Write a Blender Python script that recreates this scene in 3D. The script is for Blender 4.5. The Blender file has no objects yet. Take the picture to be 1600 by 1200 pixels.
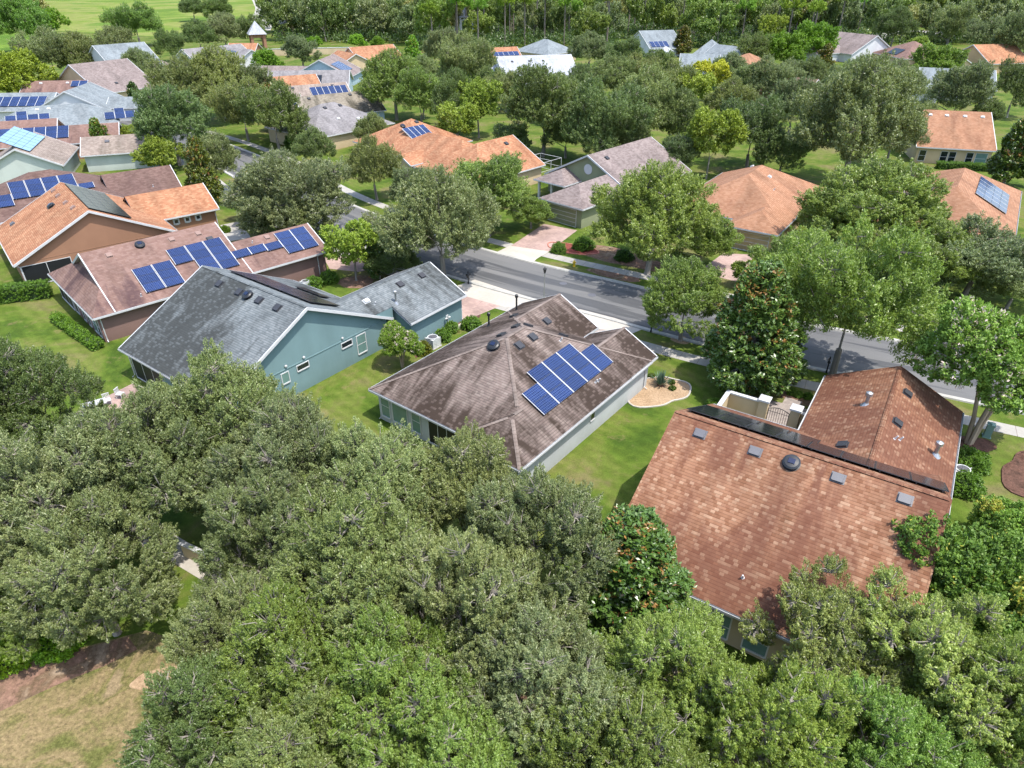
import bpy, math, random
import numpy as np
from math import radians, sin, cos, pi
from mathutils import Vector, Matrix

# ------------------------------------------------------------------ camera, sky, sun
F_PX, TILT, CAM_H = 1060.0, 32.0, 30.0
SC = bpy.context.scene
COL = SC.collection
cam_d = bpy.data.cameras.new("camera"); cam = bpy.data.objects.new("camera", cam_d); COL.objects.link(cam)
cam_d.sensor_width = 36; cam_d.lens = 36 * F_PX / 1600; cam_d.clip_end = 6000; cam_d.clip_start = .5
cam.location = (0, 0, CAM_H); cam.rotation_euler = (radians(90 - TILT), 0, 0)
SC.camera = cam
SUN_EL, SUN_AZ = 68.0, 125.0            # azimuth: clockwise from +Y (view direction): right and slightly behind the camera
w = bpy.data.worlds.new("World"); SC.world = w; w.use_nodes = True
nt = w.node_tree; bg = nt.nodes['Background']
sky = nt.nodes.new('ShaderNodeTexSky'); sky.sky_type = 'NISHITA'; sky.sun_disc = False
sky.sun_elevation = radians(SUN_EL); sky.sun_rotation = radians(SUN_AZ)
sky.dust_density = 2.0; sky.air_density = 1.2
nt.links.new(sky.outputs[0], bg.inputs[0]); bg.inputs[1].default_value = 0.15
sd = bpy.data.lights.new("sun", 'SUN'); sun = bpy.data.objects.new("sun", sd); COL.objects.link(sun)
sd.energy = 2.6; sd.angle = radians(0.6); sd.color = (1, .955, .88)
sdir = Vector((sin(radians(SUN_AZ)) * cos(radians(SUN_EL)), cos(radians(SUN_AZ)) * cos(radians(SUN_EL)), sin(radians(SUN_EL))))
sun.rotation_euler = sdir.to_track_quat('Z', 'Y').to_euler()
SC.view_settings.view_transform = 'Standard'; SC.view_settings.look = 'None'
SC.view_settings.exposure = 1.3; SC.view_settings.gamma = 1
SC.cycles.max_bounces = 6; SC.cycles.diffuse_bounces = 4; SC.cycles.glossy_bounces = 2
SC.cycles.transmission_bounces = 3; SC.cycles.transparent_max_bounces = 4

# ------------------------------------------------------------------ helpers
def at(px, py, z=0.0):
    """world point at height z seen at photo pixel (1600x1200)"""
    t = radians(TILT); x = px - 800; y = 600 - py
    d = Vector((x, F_PX * cos(t) + y * sin(t), -F_PX * sin(t) + y * cos(t)))
    s = (z - CAM_H) / d.z
    return Vector((d.x * s, d.y * s, z))
def depth(p):
    t = radians(TILT); return p.y * cos(t) + (CAM_H - p.z) * sin(t)

def tag(o, label=None, cat=None, group=None, kind=None):
    if label: o['label'] = label
    if cat: o['category'] = cat
    if group: o['group'] = group
    if kind: o['kind'] = kind
    return o
def thing(name, label, cat, loc=(0, 0, 0), yaw=0.0, group=None):
    o = bpy.data.objects.new(name, None); COL.objects.link(o)
    o.location = loc; o.rotation_euler = (0, 0, radians(yaw)); o.empty_display_size = .3
    return tag(o, label, cat, group)

class MB:
    def __init__(s): s.v = []; s.f = []; s.m = []; s.uv = []
    def face(s, pts, m=0, uv=None):
        b = len(s.v); s.v += [tuple(p) for p in pts]; s.f.append(tuple(range(b, b + len(pts)))); s.m.append(m)
        s.uv += uv if uv else [(p[0], p[1]) for p in pts]
    def box(s, c, d, m=0, M=None):
        x, y, z = d[0] / 2, d[1] / 2, d[2] / 2
        P = [Vector((sx * x, sy * y, sz * z)) for sz in (-1, 1) for sy in (-1, 1) for sx in (-1, 1)]
        if M is not None: P = [M @ p for p in P]
        P = [p + Vector(c) for p in P]
        for q in ((0, 2, 3, 1), (4, 5, 7, 6), (0, 1, 5, 4), (1, 3, 7, 5), (3, 2, 6, 7), (2, 0, 4, 6)):
            s.face([P[i] for i in q], m)
    def b2(s, x0, x1, y0, y1, z0, z1, m=0):
        s.box(((x0 + x1) / 2, (y0 + y1) / 2, (z0 + z1) / 2), (abs(x1 - x0), abs(y1 - y0), abs(z1 - z0)), m)
    def tube(s, pts, rad, n=8, m=0, cap=True):
        pts = [Vector(p) for p in pts]; rings = []
        for i, p in enumerate(pts):
            d = (pts[min(i + 1, len(pts) - 1)] - pts[max(i - 1, 0)]).normalized()
            a = d.orthogonal().normalized(); b = d.cross(a)
            r = rad[i] if isinstance(rad, (list, tuple)) else rad
            rings.append([p + a * cos(2 * pi * k / n) * r + b * sin(2 * pi * k / n) * r for k in range(n)])
        for i in range(len(rings) - 1):
            for k in range(n):
                s.face([rings[i][k], rings[i][(k + 1) % n], rings[i + 1][(k + 1) % n], rings[i + 1][k]], m)
        if cap: s.face(rings[0][::-1], m); s.face(rings[-1], m)
    def lathe(s, prof, n=20, m=0, c=(0, 0, 0), M=None):
        c = Vector(c)
        def P(r, z, k):
            p = Vector((r * cos(2 * pi * k / n), r * sin(2 * pi * k / n), z))
            return (M @ p if M is not None else p) + c
        for (r0, z0), (r1, z1) in zip(prof, prof[1:]):
            for k in range(n):
                q = [P(r0, z0, k), P(r0, z0, k + 1), P(r1, z1, k + 1), P(r1, z1, k)]
                if r0 < 1e-6: q = q[1:]
                elif r1 < 1e-6: q = q[:3]
                s.face(q, m)
    def mesh(s, name):
        me = bpy.data.meshes.new(name); me.from_pydata(s.v, [], s.f); me.update()
        me.polygons.foreach_set('material_index', s.m)
        ul = me.uv_layers.new(name='UVMap'); ul.data.foreach_set('uv', [c for u in s.uv for c in u])
        return me
    def build(s, name, mats, parent=None, smooth=False):
        if not s.f: return None
        me = s.mesh(name)
        for m_ in (mats if isinstance(mats, (list, tuple)) else [mats]): me.materials.append(m_)
        if smooth:
            import bmesh
            bm = bmesh.new(); bm.from_mesh(me); bmesh.ops.remove_doubles(bm, verts=bm.verts, dist=1e-4); bm.to_mesh(me); bm.free()
            me.polygons.foreach_set('use_smooth', [True] * len(me.polygons))
        o = bpy.data.objects.new(name, me); COL.objects.link(o)
        if parent: o.parent = parent
        return o

# ------------------------------------------------------------------ materials
def newmat(name):
    m = bpy.data.materials.new(name); m.use_nodes = True
    n = m.node_tree; n.nodes.clear(); out = n.nodes.new('ShaderNodeOutputMaterial')
    return m, n, out
class NT:
    def __init__(s, name):
        s.m, s.t, s.out = newmat(name)
    def n(s, typ, **kw):
        nd = s.t.nodes.new('ShaderNode' + typ)
        for k, v in kw.items():
            if k in ('i',):
                for kk, vv in v.items(): s.set(nd.inputs[kk], vv)
            else: setattr(nd, k, v)
        return nd
    def set(s, inp, v):
        if isinstance(v, bpy.types.NodeSocket): s.t.links.new(v, inp)
        elif isinstance(v, tuple) and len(v) == 3 and inp.type == 'RGBA': inp.default_value = (*v, 1)
        else: inp.default_value = v
    def math(s, op, a, b=0.0, c=0.0, clamp=False):
        nd = s.n('Math', operation=op, use_clamp=clamp); s.set(nd.inputs[0], a); s.set(nd.inputs[1], b)
        if op in ('MULTIPLY_ADD', 'SMOOTH_MIN', 'COMPARE'): s.set(nd.inputs[2], c)
        return nd.outputs[0]
    def mix(s, f, a, b, mode='MIX'):
        nd = s.n('Mix', data_type='RGBA', blend_type=mode); s.set(nd.inputs[0], f); s.set(nd.inputs[6], a); s.set(nd.inputs[7], b)
        return nd.outputs[2]
    def ramp(s, f, stops):
        nd = s.n('ValToRGB'); s.set(nd.inputs[0], f); e = nd.color_ramp.elements
        while len(e) < len(stops): e.new(.5)
        for k, (p, c) in enumerate(stops): e[k].position = p; e[k].color = (*c, 1) if isinstance(c, tuple) else (c, c, c, 1)
        return nd.outputs[0]
    def sm(s, f, lo, hi):
        nd = s.n('MapRange', interpolation_type='SMOOTHSTEP'); s.set(nd.inputs[0], f); nd.inputs[1].default_value = lo; nd.inputs[2].default_value = hi
        return nd.outputs[0]
    def noise(s, vec, scale, detail=3, rough=.55, dist=0.0):
        nd = s.n('TexNoise'); 
        if vec is not None: s.t.links.new(vec, nd.inputs['Vector'])
        nd.inputs['Scale'].default_value = scale; nd.inputs['Detail'].default_value = detail
        nd.inputs['Roughness'].default_value = rough; nd.inputs['Distortion'].default_value = dist
        return nd.outputs[0]
    def mapv(s, vec, scale=(1, 1, 1), loc=(0, 0, 0)):
        nd = s.n('Mapping'); s.t.links.new(vec, nd.inputs[0]); nd.inputs['Scale'].default_value = scale; nd.inputs['Location'].default_value = loc
        return nd.outputs[0]
    def coord(s, which='Object'):
        return s.n('TexCoord').outputs[which]
    def pbr(s, col, rough=.8, spec=.3, bump=None, bs=.4, bd=.02, metal=0.0, extra=None):
        col = s.mix(1.0, col, (.80, .80, .80), 'MULTIPLY')
        p = s.n('BsdfPrincipled'); s.set(p.inputs['Base Color'], col); s.set(p.inputs['Roughness'], rough)
        s.set(p.inputs['Specular IOR Level'], spec); s.set(p.inputs['Metallic'], metal)
        if bump is not None:
            b = s.n('Bump'); b.inputs['Strength'].default_value = bs; b.inputs['Distance'].default_value = bd
            s.t.links.new(bump, b.inputs['Height']); s.t.links.new(b.outputs[0], p.inputs['Normal'])
        s.t.links.new(p.outputs[0], s.out.inputs[0]); return s.m

def plain(name, col, rough=.6, spec=.4, metal=0.0, var=.12, sc=2.0):
    t = NT(name); v = t.noise(t.coord(), sc, 4)
    f = t.ramp(v, [(.3, 1 - var), (.7, 1.0 + 0 * var)])
    c = t.mix(1.0, col, f, 'MULTIPLY'); return t.pbr(c, rough, spec, metal=metal)

def shingle(name, cols, stain=(.03, .025, .02), amt=0.0, low=1.0, row=.2, wid=.34, seed=0.0, contrast=1.0, streak=.35, big=.35, lvl=.5, side=None):
    """asphalt shingle roof: courses and tabs in uv metres (x along the eave, y up the slope)"""
    t = NT(name); uv = t.coord('UV')
    uv0 = t.mapv(uv, loc=(seed * 7.3, seed * 3.1, 0))
    wob = t.noise(uv0, 1.3, 2)
    br = t.n('TexBrick'); t.t.links.new(uv0, br.inputs['Vector'])
    for k, v in dict(Scale=1, Bias=0.0).items(): br.inputs[k].default_value = v
    br.inputs['Color1'].default_value = (0, 0, 0, 1); br.inputs['Color2'].default_value = (1, 1, 1, 1); br.inputs['Mortar'].default_value = (.5, .5, .5, 1)
    br.inputs['Mortar Size'].default_value = .0; br.inputs['Brick Width'].default_value = wid; br.inputs['Row Height'].default_value = row
    br.offset = .37; br.squash = 1.0
    n = len(cols); base = t.ramp(br.outputs[0], [((i + .5) / n, c) for i, c in enumerate(cols)])
    # course shadow line: the lower edge of every course
    sep = t.n('SeparateXYZ'); t.t.links.new(uv0, sep.inputs[0])
    fr = t.math('FRACT', t.math('DIVIDE', sep.outputs[1], row))
    line = t.math('SUBTRACT', 1.0, t.math('MULTIPLY', t.math('LESS_THAN', fr, .2), .42 * contrast))
    base = t.mix(1.0, base, t.ramp(line, [(0, 0.0), (1, 1.0)]), 'MULTIPLY')
    # broad weathering
    bw = t.noise(t.mapv(uv0, (.5, .16, 1)), 1.0, 4, .6)
    base = t.mix(t.sm(bw, .35, .75), base, t.mix(1.0, base, (1 - big, 1 - big, 1 - big), 'MULTIPLY'))
    fine = t.noise(uv0, 26, 2)
    base = t.mix(1.0, base, t.ramp(fine, [(.3, .82), (.7, 1.0)]), 'MULTIPLY')
    if amt > 0:
        s2 = t.n('SeparateXYZ'); t.t.links.new(uv, s2.inputs[0])
        st = t.noise(t.mapv(uv0, (1.0, .16, 1)), 1.0, 5, .62, .4)
        blot = t.noise(t.mapv(uv0, (.17, .12, 1), (3, 9, 0)), 1.0, 2)
        lowm = t.math('MULTIPLY', t.math('SUBTRACT', 1.0, t.sm(s2.outputs[1], .5, 9.5)), low)
        k = t.math('ADD', t.math('MULTIPLY', t.math('SUBTRACT', blot, .5), 2.4), t.math('MULTIPLY', t.math('SUBTRACT', st, .5), 2.4))
        k = t.math('ADD', k, t.math('MULTIPLY', lowm, .5))
        if side: k = t.math('ADD', k, t.math('MULTIPLY', t.sm(s2.outputs[0], side[0], side[1]), side[2]))
        tab = t.math('MULTIPLY_ADD', t.math('LESS_THAN', br.outputs[0], .74), .3, .7)
        f = t.math('MULTIPLY', t.math('MULTIPLY', t.sm(k, lvl - .3, lvl + .45), amt), tab)
        base = t.mix(f, base, stain)
    return t.pbr(base, .92, .2, bump=line, bs=.35, bd=.015)

def stucco(name, col, dirt=.25):
    t = NT(name); o = t.coord()
    a = t.noise(t.mapv(o, (.5, .5, .25)), 1.0, 4); b = t.noise(t.mapv(o, (2.2, 2.2, .35)), 1.0, 4, .6)
    c = t.mix(1.0, col, t.ramp(a, [(.3, 1 - dirt * .6), (.65, 1.0)]), 'MULTIPLY')
    sep = t.n('SeparateXYZ'); t.t.links.new(o, sep.inputs[0])
    lowk = t.math('SUBTRACT', 1.0, t.sm(sep.outputs[2], .0, .9))
    c = t.mix(t.math('MULTIPLY', lowk, t.math('MULTIPLY', b, dirt * 1.6)), c, (col[0] * .4, col[1] * .42, col[2] * .36))
    fine = t.noise(o, 18, 3); return t.pbr(c, .9, .2, bump=fine, bs=.25, bd=.01)

M = {}
M['white'] = plain('white_trim', (.66, .67, .68), .45, .4, var=.14, sc=1.2)
M['cap'] = plain('ridge_cap_dummy', (.4, .3, .28), .9)
M['metal'] = plain('galvanised_metal', (.5, .51, .52), .35, .5, .7)
M['darkmetal'] = plain('dark_metal', (.02, .022, .026), .4, .5)
M['vent'] = plain('dark_vent', (.045, .047, .055), .5, .4)
M['ventgrey'] = plain('grey_vent', (.13, .13, .145), .45, .45)
M['domeblue'] = plain('solar_fan_dome', (.012, .02, .06), .12, .7)
M['glass'] = plain('window_glass', (.02, .028, .032), .08, .7, var=.3)
M['glass_aqua'] = plain('window_glass_blinds', (.17, .29, .27), .18, .6, var=.2)
M['screen'] = plain('dark_screen', (.018, .02, .023), .5, .3)
M['yellowdoor'] = plain('cream_garage_door', (.62, .48, .28), .6, .3)
M['tealdoor'] = plain('teal_garage_door', (.2, .3, .31), .6, .3)
M['sagedoor'] = plain('sage_garage_door', (.27, .29, .17), .6, .3)
M['yellow'] = plain('yellow_paint', (.75, .5, .03), .4, .5)
M['acwhite'] = plain('ac_cabinet', (.62, .64, .64), .5, .4, var=.1)
M['green_plastic'] = plain('green_cabinet', (.2, .32, .27), .5, .4)
M['concrete'] = None

def ground_mat(name, cols, sc=.12, fine=4.0, rough=.95, bumpd=.05, lo=.36, hi=.64, spec=.1, speck=.25, stretch=(1, 1, 1)):
    t = NT(name); o = t.mapv(t.coord(), stretch)
    a = t.noise(o, sc, 6, .62, .6); n = len(cols)
    c = t.ramp(a, [(lo + (hi - lo) * i / max(1, n - 1), k) for i, k in enumerate(cols)])
    b = t.noise(o, fine, 4, .7); c = t.mix(1.0, c, t.ramp(b, [(.25, 1 - speck), (.75, 1.0 + speck * .4)]), 'MULTIPLY')
    if name == 'lawn':
        wv = t.n('TexWave', wave_type='BANDS', bands_direction='DIAGONAL'); t.t.links.new(o, wv.inputs[0]); wv.inputs['Scale'].default_value = .42; wv.inputs['Distortion'].default_value = 2.5; wv.inputs['Detail Scale'].default_value = .3
        c = t.mix(1.0, c, t.ramp(wv.outputs[1], [(.2, .9), (.8, 1.0)]), 'MULTIPLY')
        wd = t.noise(o, .55, 5, .7); c = t.mix(t.math('MULTIPLY', t.sm(wd, .55, .72), .6), c, (.24, .19, .09))
    d = t.noise(o, fine * 6, 3, .7); c = t.mix(1.0, c, t.ramp(d, [(.3, 1 - speck * .8), (.7, 1.0)]), 'MULTIPLY')
    return t.pbr(c, rough, spec, bump=d, bs=.6, bd=bumpd)
M['lawn'] = ground_mat('lawn', [(.07, .125, .017), (.115, .18, .024), (.165, .205, .042), (.215, .2, .08)], .16, 1.4, bumpd=.06, speck=.3)
M['meadow'] = ground_mat('meadow', [(.11, .19, .025), (.17, .25, .035), (.26, .28, .08), (.13, .22, .03)], .02, .25, speck=.25)
M['marsh'] = ground_mat('marsh', [(.1, .2, .02), (.2, .32, .04)], .05, .4, speck=.5)
M['dry'] = ground_mat('dry_grass', [(.22, .23, .07), (.35, .29, .13), (.45, .34, .18), (.27, .25, .09), (.47, .36, .21)], .33, 5, speck=.65, bumpd=.08)
M['leaf_litter'] = ground_mat('leaf_litter', [(.28, .18, .12), (.40, .24, .175), (.24, .16, .1), (.44, .33, .23)], .5, 4, speck=.5)
M['mulch'] = ground_mat('mulch', [(.13, .07, .05), (.22, .12, .09), (.1, .06, .045)], .8, 6, speck=.5)
M['redmulch'] = ground_mat('red_mulch', [(.3, .08, .06), (.36, .11, .09)], .8, 6, speck=.4)
M['shell'] = ground_mat('crushed_shell', [(.52, .36, .22), (.66, .47, .30)], .8, 7, speck=.5)
M['sidewalk'] = ground_mat('pale_concrete', [(.40, .38, .345), (.47, .45, .41)], .3, 3, speck=.12, bumpd=.005)
M['apron'] = ground_mat('bright_concrete', [(.48, .445, .39), (.56, .52, .46)], .3, 3, speck=.1, bumpd=.005)
M['kerb'] = ground_mat('kerb_concrete', [(.44, .43, .40), (.52, .51, .47)], .4, 3, speck=.15, bumpd=.005)
def asphalt():
    t = NT('asphalt'); uv = t.coord('UV'); o = t.coord()
    a = t.noise(t.mapv(uv, (.05, .35, 1)), 1.0, 5, .6, .5)
    b = t.noise(t.mapv(uv, (.035, .6, 1), (5, 2, 0)), 1.0, 4, .55, 1.0)
    c = t.ramp(a, [(.3, (.12, .12, .125)), (.5, (.165, .165, .165)), (.7, (.2, .197, .195))])
    dark = t.sm(b, .53, .57)
    c = t.mix(t.math('MULTIPLY', dark, .62), c, (.055, .056, .062))
    f = t.noise(o, 14, 3, .7); c = t.mix(1.0, c, t.ramp(f, [(.3, .8), (.7, 1.0)]), 'MULTIPLY')
    return t.pbr(c, t.math('SUBTRACT', .85, t.math('MULTIPLY', dark, .3)), .3, bump=f, bs=.3, bd=.01)
M['asphalt'] = asphalt()
def pavers(name, cols):
    t = NT(name); o = t.coord(); br = t.n('TexBrick'); t.t.links.new(o, br.inputs[0])
    br.inputs['Scale'].default_value = 1; br.inputs['Brick Width'].default_value = .3; br.inputs['Row Height'].default_value = .18
    br.inputs['Mortar Size'].default_value = .008; br.inputs['Color1'].default_value = (*cols[0], 1); br.inputs['Color2'].default_value = (*cols[1], 1); br.inputs['Mortar'].default_value = (*cols[2], 1)
    a = t.noise(o, .35, 4); c = t.mix(1.0, br.outputs[0], t.ramp(a, [(.35, .68), (.6, 1.0)]), 'MULTIPLY')
    return t.pbr(c, .9, .2)
M['paver_pink'] = pavers('pink_pavers', [(.50, .36, .31), (.40, .28, .25), (.33, .25, .23)])
M['paver_tan'] = pavers('tan_pavers', [(.46, .40, .36), (.34, .29, .27), (.22, .2, .19)])

def panel_cells():
    t = NT('solar_cells'); uv = t.coord('UV'); br = t.n('TexBrick'); t.t.links.new(uv, br.inputs[0])
    br.offset = 0; br.inputs['Scale'].default_value = 1; br.inputs['Brick Width'].default_value = .168; br.inputs['Row Height'].default_value = .168
    br.inputs['Mortar Size'].default_value = .012; br.inputs['Color1'].default_value = (.005, .016, .075, 1); br.inputs['Color2'].default_value = (.008, .025, .12, 1); br.inputs['Mortar'].default_value = (.09, .14, .3, 1)
    oi = t.n('ObjectInfo'); c = t.mix(1.0, br.outputs[0], t.ramp(oi.outputs['Random'], [(0, .75), (1, 1.0)]), 'MULTIPLY')
    return t.pbr(c, .16, .45)
M['cells'] = panel_cells()
def panel_dark():
    t = NT('dark_solar_cells'); uv = t.coord('UV'); br = t.n('TexBrick'); t.t.links.new(uv, br.inputs[0])
    br.offset = 0; br.inputs['Scale'].default_value = 1; br.inputs['Brick Width'].default_value = .168; br.inputs['Row Height'].default_value = .168
    br.inputs['Mortar Size'].default_value = .005; br.inputs['Color1'].default_value = (.008, .01, .016, 1); br.inputs['Color2'].default_value = (.012, .014, .02, 1); br.inputs['Mortar'].default_value = (.05, .05, .06, 1)
    return t.pbr(br.outputs[0], .2, .4)
M['cells_dark'] = panel_dark()
M['cells_light'] = plain('sky_tinted_solar_cells', (.25, .42, .62), .15, .8)  # pale blue paints the sky's reflection into the cell colour

def leafmat(name, dark, light, special=(.5, .2, .05), trans=.28, gloss=.35, rough=.5, tsc=.9):
    t = NT(name); at_ = t.n('Attribute', attribute_name='c'); oi = t.n('ObjectInfo')
    sep = t.n('SeparateColor'); t.t.links.new(at_.outputs['Color'], sep.inputs[0])
    nz = t.noise(t.coord(), 3.2, 3, .6)
    f = t.math('ADD', t.math('MULTIPLY', sep.outputs[0], .62), t.math('MULTIPLY', t.math('SUBTRACT', nz, .5), 1.1))
    f = t.math('ADD', f, .2, clamp=True)
    c = t.mix(f, dark, light)
    c = t.mix(1.0, c, oi.outputs['Color'], 'MULTIPLY')
    c = t.mix(sep.outputs[1], c, special)
    p = t.n('BsdfPrincipled'); t.set(p.inputs['Base Color'], c); p.inputs['Roughness'].default_value = rough; p.inputs['Specular IOR Level'].default_value = gloss
    tr = t.n('BsdfTranslucent'); t.set(tr.inputs[0], t.mix(1.0, c, (1.15, 1.2, .7), 'MULTIPLY'))
    mx = t.n('MixShader'); mx.inputs[0].default_value = trans
    t.t.links.new(p.outputs[0], mx.inputs[1]); t.t.links.new(tr.outputs[0], mx.inputs[2]); t.t.links.new(mx.outputs[0], t.out.inputs[0])
    return t.m
M['oakleaf'] = leafmat('oak_leaves', (.055, .088, .024), (.29, .34, .14), gloss=.55, rough=.42, trans=.34)
M['magleaf'] = leafmat('magnolia_leaves', (.028, .066, .012), (.12, .20, .035), (.32, .15, .045), gloss=.6, rough=.32, trans=.15)
M['mapleleaf'] = leafmat('broad_leaves', (.05, .11, .016), (.2, .31, .045), (.45, .4, .06), gloss=.4)
M['crepeleaf'] = leafmat('crape_leaves', (.06, .13, .016), (.23, .35, .06), (.78, .62, .62), gloss=.3)
M['pineleaf'] = leafmat('pine_needles', (.07, .14, .02), (.2, .32, .06), gloss=.3)
M['hedgeleaf'] = leafmat('hedge_leaves', (.04, .10, .010), (.15, .27, .025), gloss=.4)
def bark(name, a, b):
    t = NT(name); o = t.coord(); n_ = t.noise(t.mapv(o, (8, 8, 1.2)), 1.0, 5, .65)
    return t.pbr(t.ramp(n_, [(.3, a), (.7, b)]), .9, .2, bump=n_, bs=.5, bd=.02)
M['bark'] = bark('grey_bark', (.16, .14, .115), (.40, .37, .33))
M['barktan'] = bark('tan_bark', (.3, .22, .15), (.5, .4, .3))
M['barkpine'] = bark('pine_bark', (.15, .12, .10), (.3, .26, .23))

# ------------------------------------------------------------------ setting: ground, roads
def sheet(name, pts, mat, z, label=None, kind='structure', uv=None):
    b = MB(); b.face([(p[0], p[1], z) for p in pts], 0)
    o = b.build(name, mat); tag(o, kind=kind)
    if label: o['label'] = label
    return o
def smooth_line(P, n=8):
    P = [Vector((p[0], p[1])) for p in P]; out = []
    for i in range(len(P) - 1):
        p0 = P[max(i - 1, 0)]; p1 = P[i]; p2 = P[i + 1]; p3 = P[min(i + 2, len(P) - 1)]
        for k in range(n):
            t = k / n
            out.append(.5 * ((2 * p1) + (p2 - p0) * t + (2 * p0 - 5 * p1 + 4 * p2 - p3) * t * t + (3 * p1 - p0 - 3 * p2 + p3) * t ** 3))
    out.append(P[-1]); return out
def offset(L, d):
    out = []
    for i, p in enumerate(L):
        t = (L[min(i + 1, len(L) - 1)] - L[max(i - 1, 0)]).normalized(); out.append(p + Vector((-t.y, t.x)) * d)
    return out
def ribbon(name, L, d0, d1, z, mat, kind='structure', prof=None, label=None):
    A, B = offset(L, d0), offset(L, d1); b = MB(); s = 0
    for i in range(len(L) - 1):
        ds = (L[i + 1] - L[i]).length
        b.face([(*A[i], z), (*A[i + 1], z), (*B[i + 1], z), (*B[i], z)], 0, [(s, d0), (s + ds, d0), (s + ds, d1), (s, d1)]); s += ds
    o = b.build(name, mat); tag(o, kind=kind)
    if label: o['label'] = label
    return o
def kerb(name, L, d0, d1, h=.12):
    rows = [offset(L, d) for d in (d0, d0 + .06 * (1 if d1 > d0 else -1), d1 - .04 * (1 if d1 > d0 else -1), d1)]
    zs = [0.0, h, h, 0.0]; b = MB()
    for i in range(len(L) - 1):
        for k in range(3):
            b.face([(*rows[k][i], zs[k]), (*rows[k][i + 1], zs[k]), (*rows[k + 1][i + 1], zs[k + 1]), (*rows[k + 1][i], zs[k + 1])])
    return tag(b.build(name, M['kerb']), kind='structure')

sheet('ground', [(-3000, -200), (3000, -200), (3000, 5000), (-3000, 5000)], M['lawn'], 0)
road = smooth_line([(95, 18), (70, 33), (50, 43.5), (31, 53), (20.2, 58.4), (10.4, 64.7), (1.1, 70.4), (-9.2, 77.8), (-17.2, 84.6), (-27, 94.5), (-35, 104.5), (-44, 117), (-60, 134), (-80, 150), (-110, 172)])
HW = 4.15
ribbon('road', road, -HW, HW, .006, M['asphalt'])
kerb('kerb', road, HW - .02, HW + .5); kerb('kerb', road, -HW + .02, -HW - .5)
ribbon('sidewalk', road, HW + 2.5, HW + 4.0, .010, M['sidewalk']); ribbon('sidewalk', road, -HW - 2.5, -HW - 4.0, .010, M['sidewalk'])
# joints of the pavement
for sgn in (1, -1):
    b = MB(); A, B = offset(road, sgn * (HW + 2.5)), offset(road, sgn * (HW + 4.0)); acc = 0
    for i in range(len(road) - 1):
        n = max(1, round((road[i + 1] - road[i]).length / 1.5))
        for k in range(n):
            a = A[i].lerp(A[i + 1], k / n); c = B[i].lerp(B[i + 1], k / n); t = (A[i + 1] - A[i]).normalized() * .02
            b.face([(*a, .0145), (*(a + t), .0145), (*(c + t), .0145), (*c, .0145)])
    tag(b.build('pavement_joints', M['mulch']), kind='structure')
def psheet(name, pxs, mat, z): return sheet(name, [at(*p) for p in pxs], mat, z)
# driveways
psheet('driveway', [(725, 462), (782, 478), (737, 497), (718, 499), (700, 480)], M['paver_pink'], .014)
psheet('driveway_apron', [(716, 446), (742, 437), (800, 456), (838, 468), (799, 481), (782, 478.4), (725, 462.4), (700, 455)], M['apron'], .020)
psheet('driveway', [(922, 500), (985, 519), (955, 540), (900, 545), (880, 520)], M['paver_tan'], .014)
psheet('driveway_apron', [(905, 483), (960, 497), (1008, 513), (985, 522.5), (935, 514), (922, 507)], M['apron'], .020)
psheet('driveway', [(797, 385), (850, 350), (902, 360), (858, 393)], M['paver_pink'], .014)
psheet('driveway_apron', [(772, 396), (797, 384), (858, 393), (838, 405), (832, 412)], M['apron'], .020)
psheet('driveway', [(505, 402), (560, 400), (600, 418), (560, 425), (515, 420)], M['paver_pink'], .014)
psheet('driveway_apron', [(560, 400), (640, 410), (700, 432), (600, 418)], M['apron'], .020)
psheet('driveway', [(344, 352), (378, 345), (392, 372), (352, 378)], M['sidewalk'], .014)
psheet('driveway', [(1130, 396), (1180, 398), (1150, 440), (1090, 425)], M['paver_pink'], .014)
# beds and patches
def blob(name, c, rx, ry, rot, mat, z, n=40, wob=.12, seed=1, edge=None):
    r = random.Random(seed); ph = [r.uniform(0, 6.28) for _ in range(4)]; P = []
    for k in range(n):
        a = 2 * pi * k / n; q = 1 + wob * (sin(2 * a + ph[0]) + .6 * sin(3 * a + ph[1]) + .3 * sin(7 * a + ph[2]))
        x, y = rx * q * cos(a), ry * q * sin(a); P.append((c[0] + x * cos(rot) - y * sin(rot), c[1] + x * sin(rot) + y * cos(rot)))
    o = sheet(name, P, mat, z)
    if edge:
        b = MB(); L = [Vector(p) for p in P + [P[0], P[1]]]
        A, B = offset(L, .0), offset(L, -.13)
        for i in range(n):
            for (p, q, z0, z1) in ((A, B, .09, .09), (B, B, 0, .09), (A, A, .09, 0)):
                b.face([(*p[i], z0), (*p[i + 1], z0), (*q[i + 1], z1), (*q[i], z1)])
        tag(b.build('bed_edging', edge), kind='structure')
    return o
g = at(1030, 610); blob('shell_bed', (g.x - .2, g.y - .2), 2.6, 2.1, .5, M['shell'], .008, edge=M['apron'], seed=3)
g = at(1063, 531); blob('mulch_ring', (g.x, g.y), .9, .75, 0, M['shell'], .008, seed=5)
g = at(557, 440); blob('mulch_ring', (g.x, g.y), 2.2, 1.6, 0, M['leaf_litter'], .008, seed=6)
g = at(1515, 694); blob('mulch_ring', (g.x, g.y), 1.6, 1.2, 0, M['mulch'], .008, seed=7)
g = at(890, 389); blob('mulch_bed', (g.x + .3, g.y), 2.9, 1.6, -.5, M['redmulch'], .008, edge=plain('red_edging', (.55, .2, .14), .8), seed=8)
g = at(970, 402); blob('bare_soil', (g.x, g.y), 6.5, 2.4, -.55, M['leaf_litter'], .007, seed=9)
g = at(960, 430); blob('bare_soil', (g.x, g.y), 3.6, .9, -.5, M['leaf_litter'], .008, seed=19)
g = at(1248, 622); blob('mulch_bed', (g.x, g.y), 2.0, .8, -.6, M['leaf_litter'], .008, seed=10)
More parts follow.
